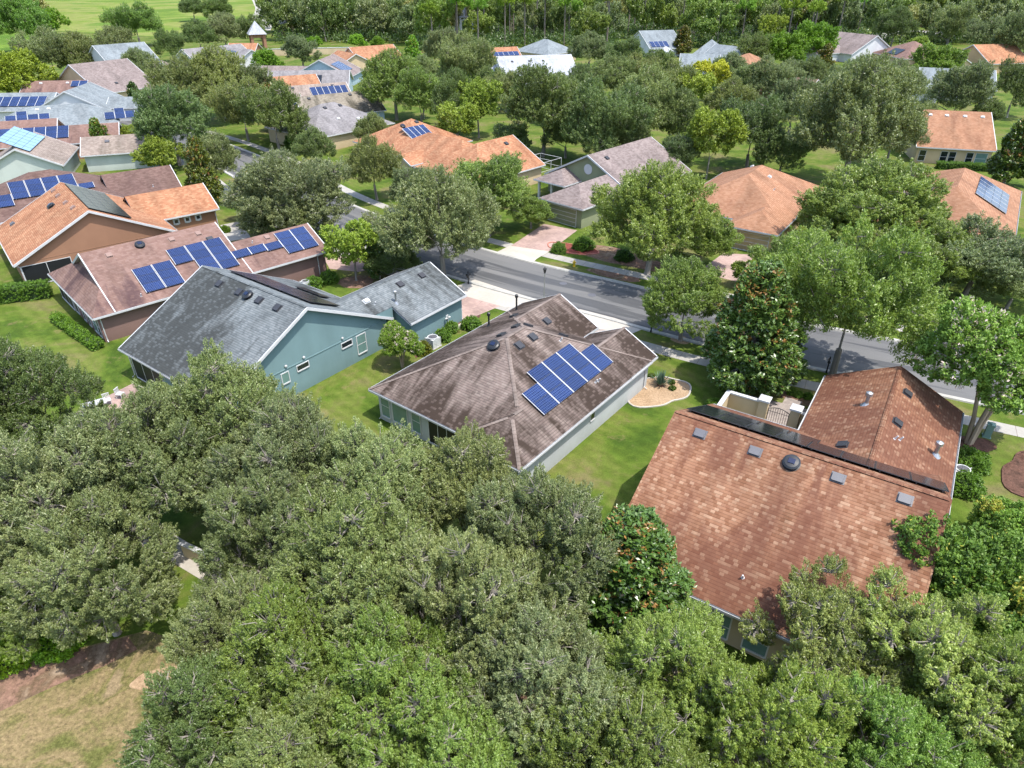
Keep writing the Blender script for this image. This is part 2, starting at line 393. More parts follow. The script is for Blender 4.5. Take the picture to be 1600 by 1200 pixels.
psheet('mulch_bed', [(640, 545), (700, 505), (745, 488), (752, 494), (700, 525), (650, 560)], M['mulch'], .008)
psheet('dry_lawn', [(-80, 1075), (60, 1030), (230, 985), (300, 1010), (330, 1100), (300, 1260), (-200, 1300)], M['dry'], .010)
psheet('leaf_litter', [(-80, 1085), (0, 1055), (90, 1025), (200, 995), (215, 1015), (165, 1040), (90, 1070), (0, 1112), (-60, 1140)], M['leaf_litter'], .016)
blob('bare_soil', at(255, 1062)[:2], 1.4, .7, .2, M['shell'], .016, seed=12)
blob('leaf_litter', at(540, 1170)[:2], 1.7, 2.2, .2, M['leaf_litter'], .016, seed=13)
psheet('undergrowth_floor', [(330, 1100), (300, 1000), (420, 900), (700, 1000), (1000, 1130), (1700, 1150), (1800, 1300), (250, 1320)], M['leaf_litter'], .007)
psheet('meadow', [(85, 48), (330, 62), (420, 45), (470, -20), (420, -50), (-300, -50), (-100, 10), (60, 20)], M['meadow'], .02)
psheet('marsh', [(-80, 40), (75, 44), (110, 60), (60, 75), (-80, 85)], M['marsh'], .03)
ribbon('far_road', smooth_line([at(400, 48)[:2], at(414, 22)[:2], at(412, 8)[:2], at(396, -8)[:2], at(360, -22)[:2]]), -7, 7, .06, M['sidewalk'])
ribbon('far_road', smooth_line([at(1350, 64)[:2], at(1400, 50)[:2], at(1450, 50)[:2], at(1540, 62)[:2]]), -5, 5, .06, M['sidewalk'])
# footpath and patio among the near oaks
ribbon('footpath', smooth_line([at(180, 800)[:2], at(320, 886)[:2], at(500, 985)[:2], at(700, 1104)[:2], at(860, 1200)[:2]]), -.75, .75, .02, M['apron'])
psheet('patio', [(208, 599), (262, 640), (215, 690), (110, 650), (150, 628)], M['paver_pink'], .02)
psheet('courtyard_floor', [(1127, 632), (1143, 610), (1262, 640), (1240, 690), (1200, 690)], M['paver_tan'], .015)
psheet('garden_path', [(1207, 655), (1233, 660), (1254, 628), (1228, 620)], M['paver_tan'], .012)
psheet('walkway', [(640, 548), (735, 497), (739, 500), (652, 556)], M['apron'], .012)

# ------------------------------------------------------------------ houses
S = .5; TH = .22; FOOT = []
class House:
    def __init__(s, label, O, yaw, roof, wall, cat='house', ze=2.75, oh=.42, slope=S, caps=None, name='house'):
        s.root = thing(name, label, cat, (O[0], O[1], 0), yaw)
        s.roof, s.wall, s.ze, s.oh, s.sl = roof, wall, ze, oh, slope
        s.R, s.Fm, s.W, s.C = MB(), MB(), MB(), []; s.k = 0; s.capm = caps; s.rake = s.Fm
        a = radians(yaw); s.O = Vector((O[0], O[1])); s.U = Vector((cos(a), sin(a))); s.V = Vector((-sin(a), cos(a)))
    def wing(s, u0, u1, v0, v1, axis='u', e0='g', e1='g', ze=None, walls=True, slope=None, oh=None, uvo=0.0, cut=0.0):
        k = s.k; s.k += 1; ze = (s.ze if ze is None else ze) + .01 * k; sl = slope or s.sl
        e = .006 * k; u0 += e; u1 -= e; v0 += e; v1 -= e; oh = (s.oh if oh is None else oh) + .007 * k
        if axis == 'u': T = lambda a, b, z: (a, b, z); a0, a1, b0, b1 = u0, u1, v0, v1
        else: T = lambda a, b, z: (b, a, z); a0, a1, b0, b1 = v0, v1, u0, u1
        h = (b1 - b0) / 2; bm = (b0 + b1) / 2; zr = ze + sl * h
        r0 = a0 + (h if e0 == 'h' else 0); r1 = a1 - (h if e1 == 'h' else 0)
        if r1 < r0: r0 = r1 = (r0 + r1) / 2
        flip = axis == 'v'
        def F(mb, P, uv=None):
            P = [T(*p) for p in P]
            if flip: P = P[::-1]; uv = uv[::-1] if uv else None
            mb.face(P, 0, uv)
        q = math.sqrt(1 + sl * sl); sg = uvo
        # top faces, uv: metres along eave / up slope
        F(s.R, [(a0, b0, ze), (a1, b0, ze), (r1, bm, zr), (r0, bm, zr)], [(a0 + sg, 0), (a1 + sg, 0), (r1 + sg, h * q), (r0 + sg, h * q)])
        F(s.R, [(a1, b1, ze), (a0, b1, ze), (r0, bm, zr), (r1, bm, zr)], [(-a1 + sg, 0), (-a0 + sg, 0), (-r0 + sg, h * q), (-r1 + sg, h * q)])
        if e0 == 'h': F(s.R, [(a0, b1, ze), (a0, b0, ze), (r0, bm, zr)], [(-b1, 0), (-b0, 0), (-bm, (r0 - a0) * q)])
        if e1 == 'h': F(s.R, [(a1, b0, ze), (a1, b1, ze), (r1, bm, zr)], [(b0, 0), (b1, 0), (bm, (a1 - r1) * q)])
        t = TH
        # underside and fascia
        F(s.Fm, [(r0, bm, zr - t), (r1, bm, zr - t), (a1, b0, ze - t), (a0, b0, ze - t)]); F(s.Fm, [(r1, bm, zr - t), (r0, bm, zr - t), (a0, b1, ze - t), (a1, b1, ze - t)])
        def gut(p, q_, n):     # eave: gutter box and drip
            p, q_, n = Vector(p), Vector(q_), Vector(n) * .11
            F(s.Fm, [p, p + Vector((0, 0, -t)), q_ + Vector((0, 0, -t)), q_])
            z1, z2 = Vector((0, 0, -.02)), Vector((0, 0, -.17))
            F(s.Fm, [p + z2, p + n + z2, q_ + n + z2, q_ + z2]); F(s.Fm, [p + n + z2, p + n + z1, q_ + n + z1, q_ + n + z2][::-1])
            F(s.Fm, [p + n + z1, p + n * .8 + z1, q_ + n * .8 + z1, q_ + n + z1]); F(s.Fm, [p + z2, p + z1, p + n + z1, p + n + z2]); F(s.Fm, [q_ + z2, q_ + n + z2, q_ + n + z1, q_ + z1])
        gut((a1, b0, ze), (a0, b0, ze), (0, -1, 0)); gut((a0, b1, ze), (a1, b1, ze), (0, 1, 0))
        for ae, re_, ee, d in ((a0, r0, e0, -1), (a1, r1, e1, 1)):
            if ee == 'n': continue
            if ee == 'h':
                F(s.Fm, [(re_, bm, zr - t), (ae, b0, ze - t), (ae, b1, ze - t)])
                gut((ae, b0, ze), (ae, b1, ze), (d, 0, 0))
            else:
                x = ae + d * .05; RK = s.rake
                for (pa, pb) in (((b0, ze), (bm, zr)), ((bm, zr), (b1, ze))):
                    (y0, z0), (y1, z1) = pa, pb
                    F(RK, [(x, y0, z0 + .015), (x, y0, z0 - t - .02), (x, y1, z1 - t - .02), (x, y1, z1 + .015)])
                    F(RK, [(x, y0, z0 + .015), (x, y1, z1 + .015), (ae - d * .05, y1, z1 + .015), (ae - d * .05, y0, z0 + .015)])
                    F(s.Fm, [(x, y0, z0 - t - .02), (ae - d * .03, y0, z0 - t - .02), (ae - d * .03, y1, z1 - t - .02), (x, y1, z1 - t - .02)])
                    F(s.Fm, [(ae - d * .03, y0, z0 - t - .02), (ae - d * .03, y0, z0 - t * .5), (ae - d * .03, y1, z1 - t * .5), (ae - d * .03, y1, z1 - t - .02)])
        if s.capm:
            def cap(p, q_):
                p, q_ = Vector(T(*p)), Vector(T(*q_)); d = (q_ - p); L = d.length
                if L < .3: return
                d.normalize(); sd_ = Vector((0, 0, 1)).cross(d)
                if sd_.length < .01: return
                sd_.normalize(); up = d.cross(sd_)
                if up.z < 0: up = -up
                n = int(L / .3); cb = MB(); s.C.append(cb)
                for i in range(n):
                    a_ = p + d * (i * .3 + .15); 
                    for sg_ in (-1, 1):
                        x1 = a_ - d * .15 + up * .055; x2 = a_ + d * .15 + up * .04
                        lo = sd_ * sg_ * .13 - up * .03
                        P4 = [x1, x2, x2 + lo - up * .01, x1 + lo]
                        cb.face(P4 if sg_ < 0 else P4[::-1], 0, [(i * .3 + 9, 3.0), (i * .3 + 9.3, 3.0), (i * .3 + 9.3, 3.15), (i * .3 + 9, 3.15)])
            cap((r0, bm, zr), (r1, bm, zr))
            if e0 == 'h': cap((a0, b0, ze), (r0, bm, zr)); cap((a0, b1, ze), (r0, bm, zr))
            if e1 == 'h':
                cap((a1, b0, ze), (r1, bm, zr))
                cap((a1 - cut, b1 - cut, ze + sl * cut), (r1, bm, zr))
        if walls:
            A0, A1, B0, B1 = a0 + oh, a1 - oh, b0 + oh, b1 - oh; zt = ze + sl * oh - t + .02; zg = zr - t + .02
            F(s.W, [(A0, B0, -.2), (A1, B0, -.2), (A1, B0, zt), (A0, B0, zt)]); F(s.W, [(A1, B1, -.2), (A0, B1, -.2), (A0, B1, zt), (A1, B1, zt)])
            if e0 == 'h': F(s.W, [(A0, B1, -.2), (A0, B0, -.2), (A0, B0, zt), (A0, B1, zt)])
            else: F(s.W, [(A0, B1, -.2), (A0, B0, -.2), (A0, B0, zt), (A0, bm, zg), (A0, B1, zt)])
            if e1 == 'h': F(s.W, [(A1, B0, -.2), (A1, B1, -.2), (A1, B1, zt), (A1, B0, zt)])
            else: F(s.W, [(A1, B0, -.2), (A1, B1, -.2), (A1, B1, zt), (A1, bm, zg), (A1, B0, zt)])
        if walls: FOOT.append((s.O, s.U, s.V, u0, u1, v0, v1))
    def done(s):
        r = s.R.build('roof', s.roof, s.root); [c_.build('ridge_cap', s.capm, r) for c_ in s.C]
        s.Fm.build('fascia', M['white'], s.root); s.W.build('wall', s.wall, s.root); return s
    # plane: (axis, sign, eave coordinate): height = ze + slope * sign * (coord - eave)
    def frame(s, pl, a, b, lift=0.0):
        """a: coordinate along the eave, b: coordinate across; returns a matrix with x along eave, y up slope, z normal"""
        ax, sg, e0 = pl; n = 1 / math.sqrt(1 + s.sl ** 2)
        if ax == 'v': x = Vector((sg, 0, 0)); y = Vector((0, sg, s.sl)) * n; p = Vector((a, b, s.ze + s.sl * sg * (b - e0)))
        else: x = Vector((0, -sg, 0)); y = Vector((sg, 0, s.sl)) * n; p = Vector((b, a, s.ze + s.sl * sg * (b - e0)))
        z = x.cross(y); Mx = Matrix((x, y, z)).transposed().to_4x4(); Mx.translation = p + z * lift; return Mx
    def put(s, me, pl, a, b, lift, name, mats=None):
        o = bpy.data.objects.new(name, me); COL.objects.link(o); o.parent = s.root; o.matrix_local = s.frame(pl, a, b, lift); return o
    def vent(s, pl, a, b, kind='box'):
        me = VENTS[kind]; return s.put(me, pl, a, b, .02, {'dome': 'solar_roof_fan', 'stub': 'vent_pipe'}.get(kind, 'roof_vent'))
    def pipe(s, u, v, z, h=1.0, r=.09, mat='metal'):
        b = MB(); b.tube([(u, v, z - .3), (u, v, z + h)], r, 10); b.tube([(u, v, z + h), (u, v, z + h + .22)], r * 1.9, 10); b.tube([(u, v, z + h + .22), (u, v, z + h + .3)], [r * 1.9, r * .6], 10); b.tube([(u, v, z - .12), (u, v, z + .14)], [r * 3, r * 1.3], 10)
        o = b.build('vent_pipe', M[mat], s.root); return o
    def array(s, pl, cols, a0, da=1.86, b0=0, rows=3, kind='cells', pw=1.74, ph=1.06, start=0):
        """cols: list of (column index, first row, number of rows); rows counted up the slope from b0"""
        me = PANEL[(kind, pw, ph)] if (kind, pw, ph) in PANEL else panel_mesh(kind, pw, ph)
        c = 1 / math.sqrt(1 + s.sl ** 2); sg = pl[1]
        for ci, r0, nr in cols:
            for r in range(r0, r0 + nr):
                s.put(me, pl, a0 + da * (ci + .5), b0 + sg * (r + .5) * (ph + .02) * c, .17, 'solar_panel')
    def window(s, pl, a, z, w, h, nx=1, ny=2, glass='glass', off=0.0, label=None, name='window', fr=.07):
        """pl: (axis, sign, wall coordinate)"""
        ax, sg, c0 = pl
        def P(aa, zz, d): return (c0 + sg * (d + off), aa, zz) if ax == 'u' else (aa, c0 + sg * (d + off), zz)
        def bx(mb, a0, a1, z0, z1, d0, d1):
            p, q = P(a0, z0, d0), P(a1, z1, d1)
            mb.b2(p[0], q[0], p[1], q[1], p[2], q[2])
        f = MB(); x0, x1, z0, z1 = a - w / 2, a + w / 2, z - h / 2, z + h / 2
        bx(f, x0 - fr, x0, z0 - fr, z1 + fr, -.05, .06); bx(f, x1, x1 + fr, z0 - fr, z1 + fr, -.05, .05)
        bx(f, x0, x1, z1, z1 + fr, -.05, .05); bx(f, x0 - .02, x1 + .02, z0 - fr * 1.3, z0, -.05, .09)
        for i in range(1, nx): xx = x0 + w * i / nx; bx(f, xx - .03, xx + .03, z0, z1, -.04, .04)
        for i in range(1, ny): zz = z0 + h * i / ny; bx(f, x0, x1, zz - .025, zz + .025, -.04, .045)
        fo = f.build(name, M['white'], s.root)
        g_ = MB(); bx(g_, x0, x1, z0, z1, -.04, .03); g_.build('pane', M[glass], fo)
        if label: fo['label'] = label
        return fo
    def slab(s, name, mat, u0, u1, v0, v1, z0, z1, parent=None):
        b = MB(); b.b2(u0, u1, v0, v1, z0, z1); return b.build(name, mat if not isinstance(mat, str) else M[mat], parent or s.root)
    def spout(s, u, v, du=0, dv=0):
        b = MB(); b.tube([(u + du, v + dv, s.ze - .18), (u, v, s.ze - .5), (u, v, .25), (u + du * .8, v + dv * .8, .08)], .05, 6); return b.build('downspout', M['white'], s.root)
    def wpt(s, u, v, z=0): p = s.O + s.U * u + s.V * v; return Vector((p.x, p.y, z))

PANEL = {}
def panel_mesh(kind, pw, ph):
    b = MB(); b.box((0, 0, 0), (pw, ph, .045), 2); e = .012; ex = .03; z = .0245
    for sx in (-1, 1): b.box((sx * (pw / 2 + .012), 0, .004), (.04, ph + .02, .045), 0)
    P = [(-pw / 2 + ex, -ph / 2 + e, z), (pw / 2 - ex, -ph / 2 + e, z), (pw / 2 - ex, ph / 2 - e, z), (-pw / 2 + ex, ph / 2 - e, z)]
    b.face(P, 1, [(0, 0), (10 * .168, 0), (10 * .168, 6 * .168), (0, 6 * .168)])
    for sx in (-.62, .62): b.box((sx, 0, -.075), (.05, ph + .02, .07), 0)
    me = b.mesh('solar_panel'); me.materials.append(M['white'] if kind == 'cells' else M['darkmetal']); me.materials.append(M[kind]); me.materials.append(M['vent']); PANEL[(kind, pw, ph)] = me; return me
VENTS = {}
M['venttan'] = plain('tan_vent', (.3, .2, .17), .6, .3)
for kk, mm in (('box', 'vent'), ('grey', 'ventgrey'), ('white', 'white'), ('tan', 'venttan')):
    b = MB(); w_, h_ = {'box': (.56, .5), 'grey': (.58, .4), 'white': (.5, .3), 'tan': (.5, .4)}[kk]
    b.box((0, 0, .0), (w_ + .16, h_ + .2, .03)); b.box((0, .03, .06), (w_, h_, .13))
    b.face([(-w_ / 2, -h_ / 2 - .06, .13), (w_ / 2, -h_ / 2 - .06, .13), (w_ / 2, h_ / 2 + .03, .14), (-w_ / 2, h_ / 2 + .03, .14)])
    for sx in (-1, 1): b.box((sx * w_ / 2, 0, .07), (.04, h_ + .06, .15))
    VENTS[kk] = b.mesh('roof_vent'); VENTS[kk].materials.append(M[mm])
b = MB(); b.lathe([(.48, -.02), (.48, .03), (.3, .05), (.3, .14), (.46, .16), (.46, .2), (.36, .27), (0, .31)], 24, 0)
b.box((0, 0, .315), (.36, .3, .03), 1); VENTS['dome'] = b.mesh('solar_roof_fan'); VENTS['dome'].materials.append(M['darkmetal']); VENTS['dome'].materials.append(M['domeblue'])
b = MB(); b.lathe([(.12, -.05), (.06, .02), (.045, .3), (0, .3)], 10); VENTS['stub'] = b.mesh('vent_pipe'); VENTS['stub'].materials.append(M['white'])

# roof coverings
RF = {}
RF['taupe'] = shingle('taupe_shingles', [(.22, .172, .152), (.27, .208, .184), (.29, .228, .20), (.34, .275, .24), (.25, .19, .168), (.28, .218, .19)], (.04, .027, .02), .95, 1.0, row=.19, wid=.27, seed=1, lvl=.22)
RF['taupecap'] = shingle('taupe_cap', [(.26, .205, .178), (.29, .235, .205)], row=.3, wid=.3, seed=1.5, contrast=.4)
RF['slate'] = shingle('blue_grey_shingles', [(.17, .192, .203), (.22, .245, .256), (.26, .285, .295), (.20, .225, .235)], (.04, .043, .042), .88, 1.0, row=.19, wid=.27, seed=2, lvl=.6, side=(-3.0, -9.0, .8))
RF['terra'] = shingle('terracotta_shingles', [(.26, .12, .066), (.32, .16, .092), (.36, .185, .11), (.34, .17, .10), (.40, .22, .135), (.29, .135, .078), (.46, .28, .18)], (.12, .046, .03), .7, .9, row=.19, wid=.23, seed=3, lvl=.04, contrast=.9)
RF['terra2'] = shingle('orange_shingles', [(.38, .19, .11), (.44, .235, .14), (.48, .265, .165), (.41, .21, .125)], (.2, .08, .05), .3, .6, row=.2, wid=.34, seed=4)
RF['rust'] = shingle('rust_shingles', [(.44, .20, .11), (.50, .25, .14), (.56, .31, .18), (.41, .185, .1)], (.25, .1, .05), .4, .6, row=.2, wid=.34, seed=5)
RF['rose'] = shingle('dusty_red_shingles', [(.24, .145, .12), (.28, .175, .145), (.31, .20, .17), (.26, .16, .13)], (.07, .04, .045), .75, .9, row=.2, wid=.34, seed=6, contrast=.5, lvl=.66)
RF['maroon'] = shingle('dark_red_shingles', [(.165, .10, .085), (.19, .12, .10), (.22, .14, .12)], (.1, .06, .06), .3, .6, row=.2, wid=.34, seed=7, contrast=.6)
RF['brown'] = shingle('brown_grey_shingles', [(.24, .19, .18), (.29, .235, .22), (.33, .27, .255)], (.1, .08, .07), .2, .6, row=.2, wid=.34, seed=8, contrast=.6)
RF['tan'] = shingle('tan_shingles', [(.30, .24, .205), (.35, .285, .245), (.40, .33, .285)], (.1, .09, .06), .3, .6, row=.2, wid=.34, seed=9, contrast=.6)
RF['moss'] = shingle('stained_tan_shingles', [(.25, .22, .17), (.30, .26, .21), (.34, .3, .24)], (.05, .045, .03), .8, 1.2, row=.2, wid=.34, seed=10, contrast=.6)
RF['grey'] = shingle('grey_shingles', [(.25, .235, .24), (.29, .275, .28), (.33, .31, .315)], (.1, .1, .1), .2, .6, row=.2, wid=.34, seed=11, contrast=.6)
RF['bluegrey'] = shingle('pale_blue_grey_shingles', [(.22, .255, .275), (.26, .295, .315), (.30, .335, .355)], (.12, .14, .15), .2, .6, row=.2, wid=.34, seed=12, contrast=.4)
RF['palegrey'] = shingle('light_grey_shingles', [(.42, .44, .50), (.48, .5, .56), (.54, .56, .6)], (.2, .2, .2), .1, .6, row=.2, wid=.34, seed=13, contrast=.3)
WL = {}
for k, c in dict(teal=(.20, .31, .325), offwhite=(.56, .59, .60), cream=(.66, .52, .33), tan=(.50, .42, .29), mauve=(.27, .17, .15), brown=(.37, .20, .125), mint=(.58, .63, .58), white=(.72, .73, .75), sage=(.30, .33, .20), yellow=(.62, .46, .25), blue=(.42, .55, .62), pink=(.55, .33, .27)).items():
    WL[k] = stucco(k + '_stucco', c)

# --- taupe house in the middle (u: towards the camera side, v negative: to the left)
h = House('pale grey house with mottled brown hip roof and blue solar array in the centre', (11.78, 47.82), -128.0, RF['taupe'], WL['offwhite'], caps=RF['taupecap'])
h.wing(.9, 17.7, -14.7, 0, 'u', 'h', 'h', cut=3.1); h.wing(14.4, 18.35, -5.6, 0, 'u', 'n', 'h'); h.wing(-1.4, 5.3, -14.7, -6.5, 'u', 'g', 'n'); h.wing(0, 4.3, -6.4, 0, 'u', 'g', 'n'); h.done()
RP = ('v', -1, 0.0); LP = ('v', 1, -14.7)
h.array(RP, [(0, 2, 2)], 11.68, b0=-1.55); 
h.array(RP, [], 0)
for ci, (r0, nr) in enumerate([(1, 2), (0, 3), (0, 3), (0, 3), (0, 2)]): pass
me = panel_mesh('cells', 1.74, 1.06)
for ci, nr in ((0, 2), (1, 3), (2, 3), (3, 3), (4, 2)):
    for r in range(nr):
        if ci == 0 and r == 0: pass
        h.put(me, RP, 4.45 + 1.83 * (4 - ci) + .915, -1.62 - (r + .5) * .97, .17, 'solar_panel')
for o in [o for o in h.root.children if o.name.startswith('solar_panel')][:2]: bpy.data.objects.remove(o)
h.vent(('u', -1, 17.7), -7.8, 11.3, 'dome')
for a, b_ in ((8.43, -6.4), (10.1, -6.4)): h.vent(RP, a, b_)
h.vent(RP, 3.0, -9.3) if 0 else None
for a, b_ in ((9.4, -8.6), (7.6, -8.6), (3.6, -11.9)): h.vent(LP, a, b_)
h.vent(('v', -1, -6.5), 2.6, -9.2, 'box')
h.vent(('u', 1, .9), -8.2, 6.6, 'box'); h.vent(('u', 1, .9), -5.9, 5.0, 'box')
h.vent(RP, 6.6, -5.1, 'stub'); h.vent(RP, 7.4, -1.3, 'stub'); h.vent(RP, 7.1, -1.25, 'stub')
h.pipe(5.2, -13.4, 3.4, 1.0, .08, 'darkmetal'); h.pipe(1.2, -13.5, 3.3, 1.3, .08, 'darkmetal')
h.window(('v', 1, -.43), 9.02, 1.75, .5, .85, 1, 1)
h.window(('u', 1, 17.28), -13.55, 1.45, .85, 1.9, 1, 2, 'glass_aqua'); h.window(('u', 1, 17.28), -12.0, 1.45, 1.5, 1.9, 1, 1, 'glass_aqua')
h.window(('u', 1, 17.28), -10.3, 1.45, .8, 1.9, 1, 2, 'glass_aqua'); h.window(('u', 1, 17.28), -7.7, 1.3, 2.6, 2.1, 3, 1, 'screen')
h.window(('u', -1, .98), -9.7, 1.2, 4.9, 2.2, 1, 4, 'acwhite', name='garage_door')
h.spout(1.0, -.4, 0, .35); h.spout(17.2, -14.25, .3, 0)

# --- teal house
h = House('teal stucco house with big grey shingle gable roof blackened by algae', (-21.16, 40.73), 143.4, RF['slate'], WL['teal'], caps=RF['slate'])
h.wing(0, 14.2, -17.6, 0, 'u', 'g', 'g', oh=.45); h.wing(-2.1, 7.0, -25.3, -17.63, 'v', 'g', 'n', oh=.35, uvo=60)
zz = 2.76; zr_ = zz + .5 * 4.55
h.R.face([(0, -17.62, zz + 1.05), (2.45, -17.62, zr_), (2.45, -13.0, zr_), (0, -15.45, zz + 1.05)], 0, [(77.6, 2.3), (77.6, 5.1), (73, 5.1), (75.4, 2.3)])
h.R.face([(7, -17.62, zz), (2.45, -13.0, zr_), (2.45, -17.62, zr_)], 0, [(17.6, 0), (13, 5.1), (17.6, 5.1)])
h.W.face([(0.02, -17.62, zz - .1), (0.02, -17.62, zz + 1.04), (.02, -15.5, zz + 1.04)]); h.done()
RP = ('v', -1, 0.0)
for a in (10.4, 7.58, 4.9, 2.57): h.vent(RP, a, -7.9)
h.vent(RP, 6.4, -7.9, 'dome')
FP = ('v', 1, -17.6)
h.array(FP, [(i, 0, 3) for i in range(6)] + [(2, -2, 1), (3, -2, 1)], 1.6, b0=-13.2, kind='cells_dark')
wp = ('u', -1, .45)
h.window(wp, -6.0, 1.95, .62, .85, 1, 1, 'glass_aqua'); h.window(wp, -7.75, 2.2, 1.1, .42, 1, 1); h.window(wp, -12.4, 2.2, 1.1, .42, 1, 1); h.window(wp, -14.0, 1.55, .95, 1.7, 1, 2, 'glass_aqua')
b = MB(); b.b2(.41, .46, -17.1, -.5, 2.62, 2.70); b.build('wall_band', WL['teal'], h.root)
for a, z in ((-6.2, 2.95), (-7.95, 2.95), (-12.0, 2.95)):
    b = MB(); b.lathe([(.11, 0), (.11, .08), (0, .12)], 10, c=(.4, a, z), M=Matrix.Rotation(-pi / 2, 3, 'Y')); b.build('wall_light', M['white'], h.root)
b = MB(); b.b2(-1.82, -1.68, -22.9, -22.6, 1.1, 1.5); b.tube([(-1.9, -22.75, .4), (-1.9, -22.75, 1.5)], .03); b.lathe([(0, -.12), (.13, 0), (0, .12)], 10, c=(-1.95, -22.9, 1.3)); b.lathe([(0, -.12), (.13, 0), (0, .12)], 10, c=(-1.95, -22.45, 1.3)); b.build('utility_meter', M['acwhite'], h.root)
GP = ('u', 1, -2.1); h.vent(GP, -23.1, 1.5); h.vent(GP, -20.3, 1.6)
h.pipe(.2, -18.3, 3.9, .9, .09); h.vent(GP, -16.4, .9, 'stub'); h.vent(GP, -16.0, 1.5, 'white')
h.window(('v', 1, -.45), -1, 1.0, .01, .01) if 0 else None
h.window(('v', 1, -.46), 11.2, 1.2, 4.6, 2.3, 3, 1, 'screen'); h.window(('v', 1, -.46), 5.5, 1.2, 3.4, 2.2, 2, 1, 'glass')
h.window(('v', -1, -24.95), 2.5, 1.2, 4.9, 2.2, 1, 4, 'acwhite', name='garage_door')
h.spout(13.7, -.35, 0, .3); h.spout(-1.68, -25.0, -.3, 0)

# --- terracotta house, right foreground
h = House('large terracotta shingle roofed house with cream courtyard, right foreground', (5.0, 26.1), -32.9, RF['terra'], WL['tan'], caps=RF['terra']); h.rake = h.R
h.wing(0, 14.45, 0, 17.6, 'u', 'g', 'g'); h.wing(6.0, 15.25, 13.0, 26.2, 'v', 'n', 'g'); h.done()
RP = ('v', 1, 0.0)
for a, b_ in ((1.86, 7.97), (5.02, 8.0), (9.36, 8.05), (12.55, 8.1)): h.vent(RP, a, b_, 'grey')
h.vent(RP, 6.98, 8.0, 'dome'); h.vent(RP, 6.8, 1.7, 'stub')
FP = ('v', -1, 17.6)
h.array(FP, [(i, 0, 2) for i in range(4)], .25, b0=14.6, kind='cells_dark', pw=1.74, ph=1.06); h.array(FP, [(i, 2, 3) for i in range(8)], .25, da=1.77, b0=14.9, kind='cells_dark', pw=1.72)
h.pipe(9.34, 20.6, 4.4, .75, .12); h.vent(('u', 1, 6.0), 15.2, 8.9, 'box'); h.vent(('u', 1, 6.0), 20.2, 9.6, 'stub') if 0 else None
h.vent(('u', -1, 15.25), 23.2, 11.5, 'box'); h.vent(('u', -1, 15.25), 18.9, 11.4, 'box'); h.vent(('u', -1, 15.25), 17.3, 11.8, 'stub'); h.vent(('u', -1, 15.25), 17.0, 11.5, 'stub'); h.pipe(13.98, 18.6, 3.4, .75, .12)
wp = ('v', -1, .43)
for a in (6.35, 8.3, 11.0, 12.9): h.window(wp, a, 1.15, 1.15, 1.6, 1, 2, 'glass_aqua')
h.spout(14.1, 17.0, .3, .2)
# courtyard wall and gate: things of their own
T = lambda u, v, z=0: h.wpt(u, v, z)
cw = thing('courtyard_wall', 'low cream stucco courtyard wall with white coping beside the terracotta roof', 'wall', T(0, 17.3), -32.9)
b = MB(); b.b2(.0, .2, -.1, 4.2, 0, 1.75); b.b2(.2, 2.5, 4.0, 4.2, 0, 1.75); b.b2(5.5, 6.3, 4.0, 4.2, 0, 1.75); b.build('wall', WL['cream'], cw)
b = MB(); b.b2(-.06, .26, -.1, 4.26, 1.75, 1.86); b.b2(.26, 2.5, 3.94, 4.26, 1.75, 1.86); b.b2(5.5, 6.3, 3.94, 4.26, 1.75, 1.86); b.build('coping', M['white'], cw)
for x in (2.82, 5.12):
    b = MB(); b.b2(x - .34, x + .34, 3.7, 4.4, 0, 2.05); pl_ = b.build('pillar', WL['cream'], cw)
    b = MB(); b.b2(x - .42, x + .42, 3.62, 4.48, 2.05, 2.2); z0 = 2.2
    P = [(x - .42, 3.62, z0), (x + .42, 3.62, z0), (x + .42, 4.48, z0), (x - .42, 4.48, z0)]
    for i in range(4): b.face([P[i], P[(i + 1) % 4], (x, 4.05, z0 + .16)])
    b.build('pillar_cap', M['white'], pl_)
gt = thing('gate', 'black wrought iron garden gate with arched top between two cream pillars', 'gate', T(3.16, 21.35), -32.9)
b = MB(); n = 9
for i in range(n + 1):
    x = .06 + 1.5 * i / n; b.tube([(x, 0, .08), (x, 0, 1.45 + .22 * sin(pi * i / n))], .016 if 0 < i < n else .03, 5)
b.build('bars', M['darkmetal'], gt)
b = MB(); b.b2(.04, .08, -.02, .02, .1, 1.5); b.b2(1.54, 1.58, -.02, .02, .1, 1.5); b.tube([(.06 + 1.5 * i / 8, 0, 1.45 + .22 * sin(pi * i / 8)) for i in range(9)], .03, 6); b.tube([(.06, 0, 1.25), (1.56, 0, 1.25)], .02, 6); b.tube([(.06, 0, .15), (1.56, 0, .15)], .025, 6); b.build('gate_frame', M['darkmetal'], gt)

# --- dusty red house with solar arrays
h = House('mauve stucco house with dusty red roof and two blue solar arrays, beside the left lawn', (-37.56, 54.65), 44.0, RF['rose'], WL['mauve'], caps=None)
h.wing(0, 9, 0, 14.4, 'u', 'h', 'h'); h.wing(1.9, 15.2, 0, 14.4, 'u', 'g', 'g', walls=False); h.wing(12, 24.2, 0, 8.4, 'u', 'n', 'g'); h.done()
b = MB(); b.face([(2.2, 12.3, 3.3), (2.2, 2.1, 3.3), (2.2, 7.2, 6.05)]); b.face([(14.8, 1, 2.4), (14.8, 13.4, 2.4), (14.8, 13.4, 2.8), (14.8, 7.2, 6.05), (14.8, 1, 2.8)]); b.b2(8, 14.7, .45, 13.9, 0, 2.7); b.build('wall', WL['mauve'], h.root)
RP = ('v', 1, 0.0)
for i, (r0, nr) in enumerate(((0, 3), (0, 3))): h.array(RP, [(i, r0, nr)], 5.1, 1.86, b0=.95)
h.array(RP, [(0, 2, 2), (1, 0, 4), (2, 0, 4)], 8.95, 1.86, b0=1.2)
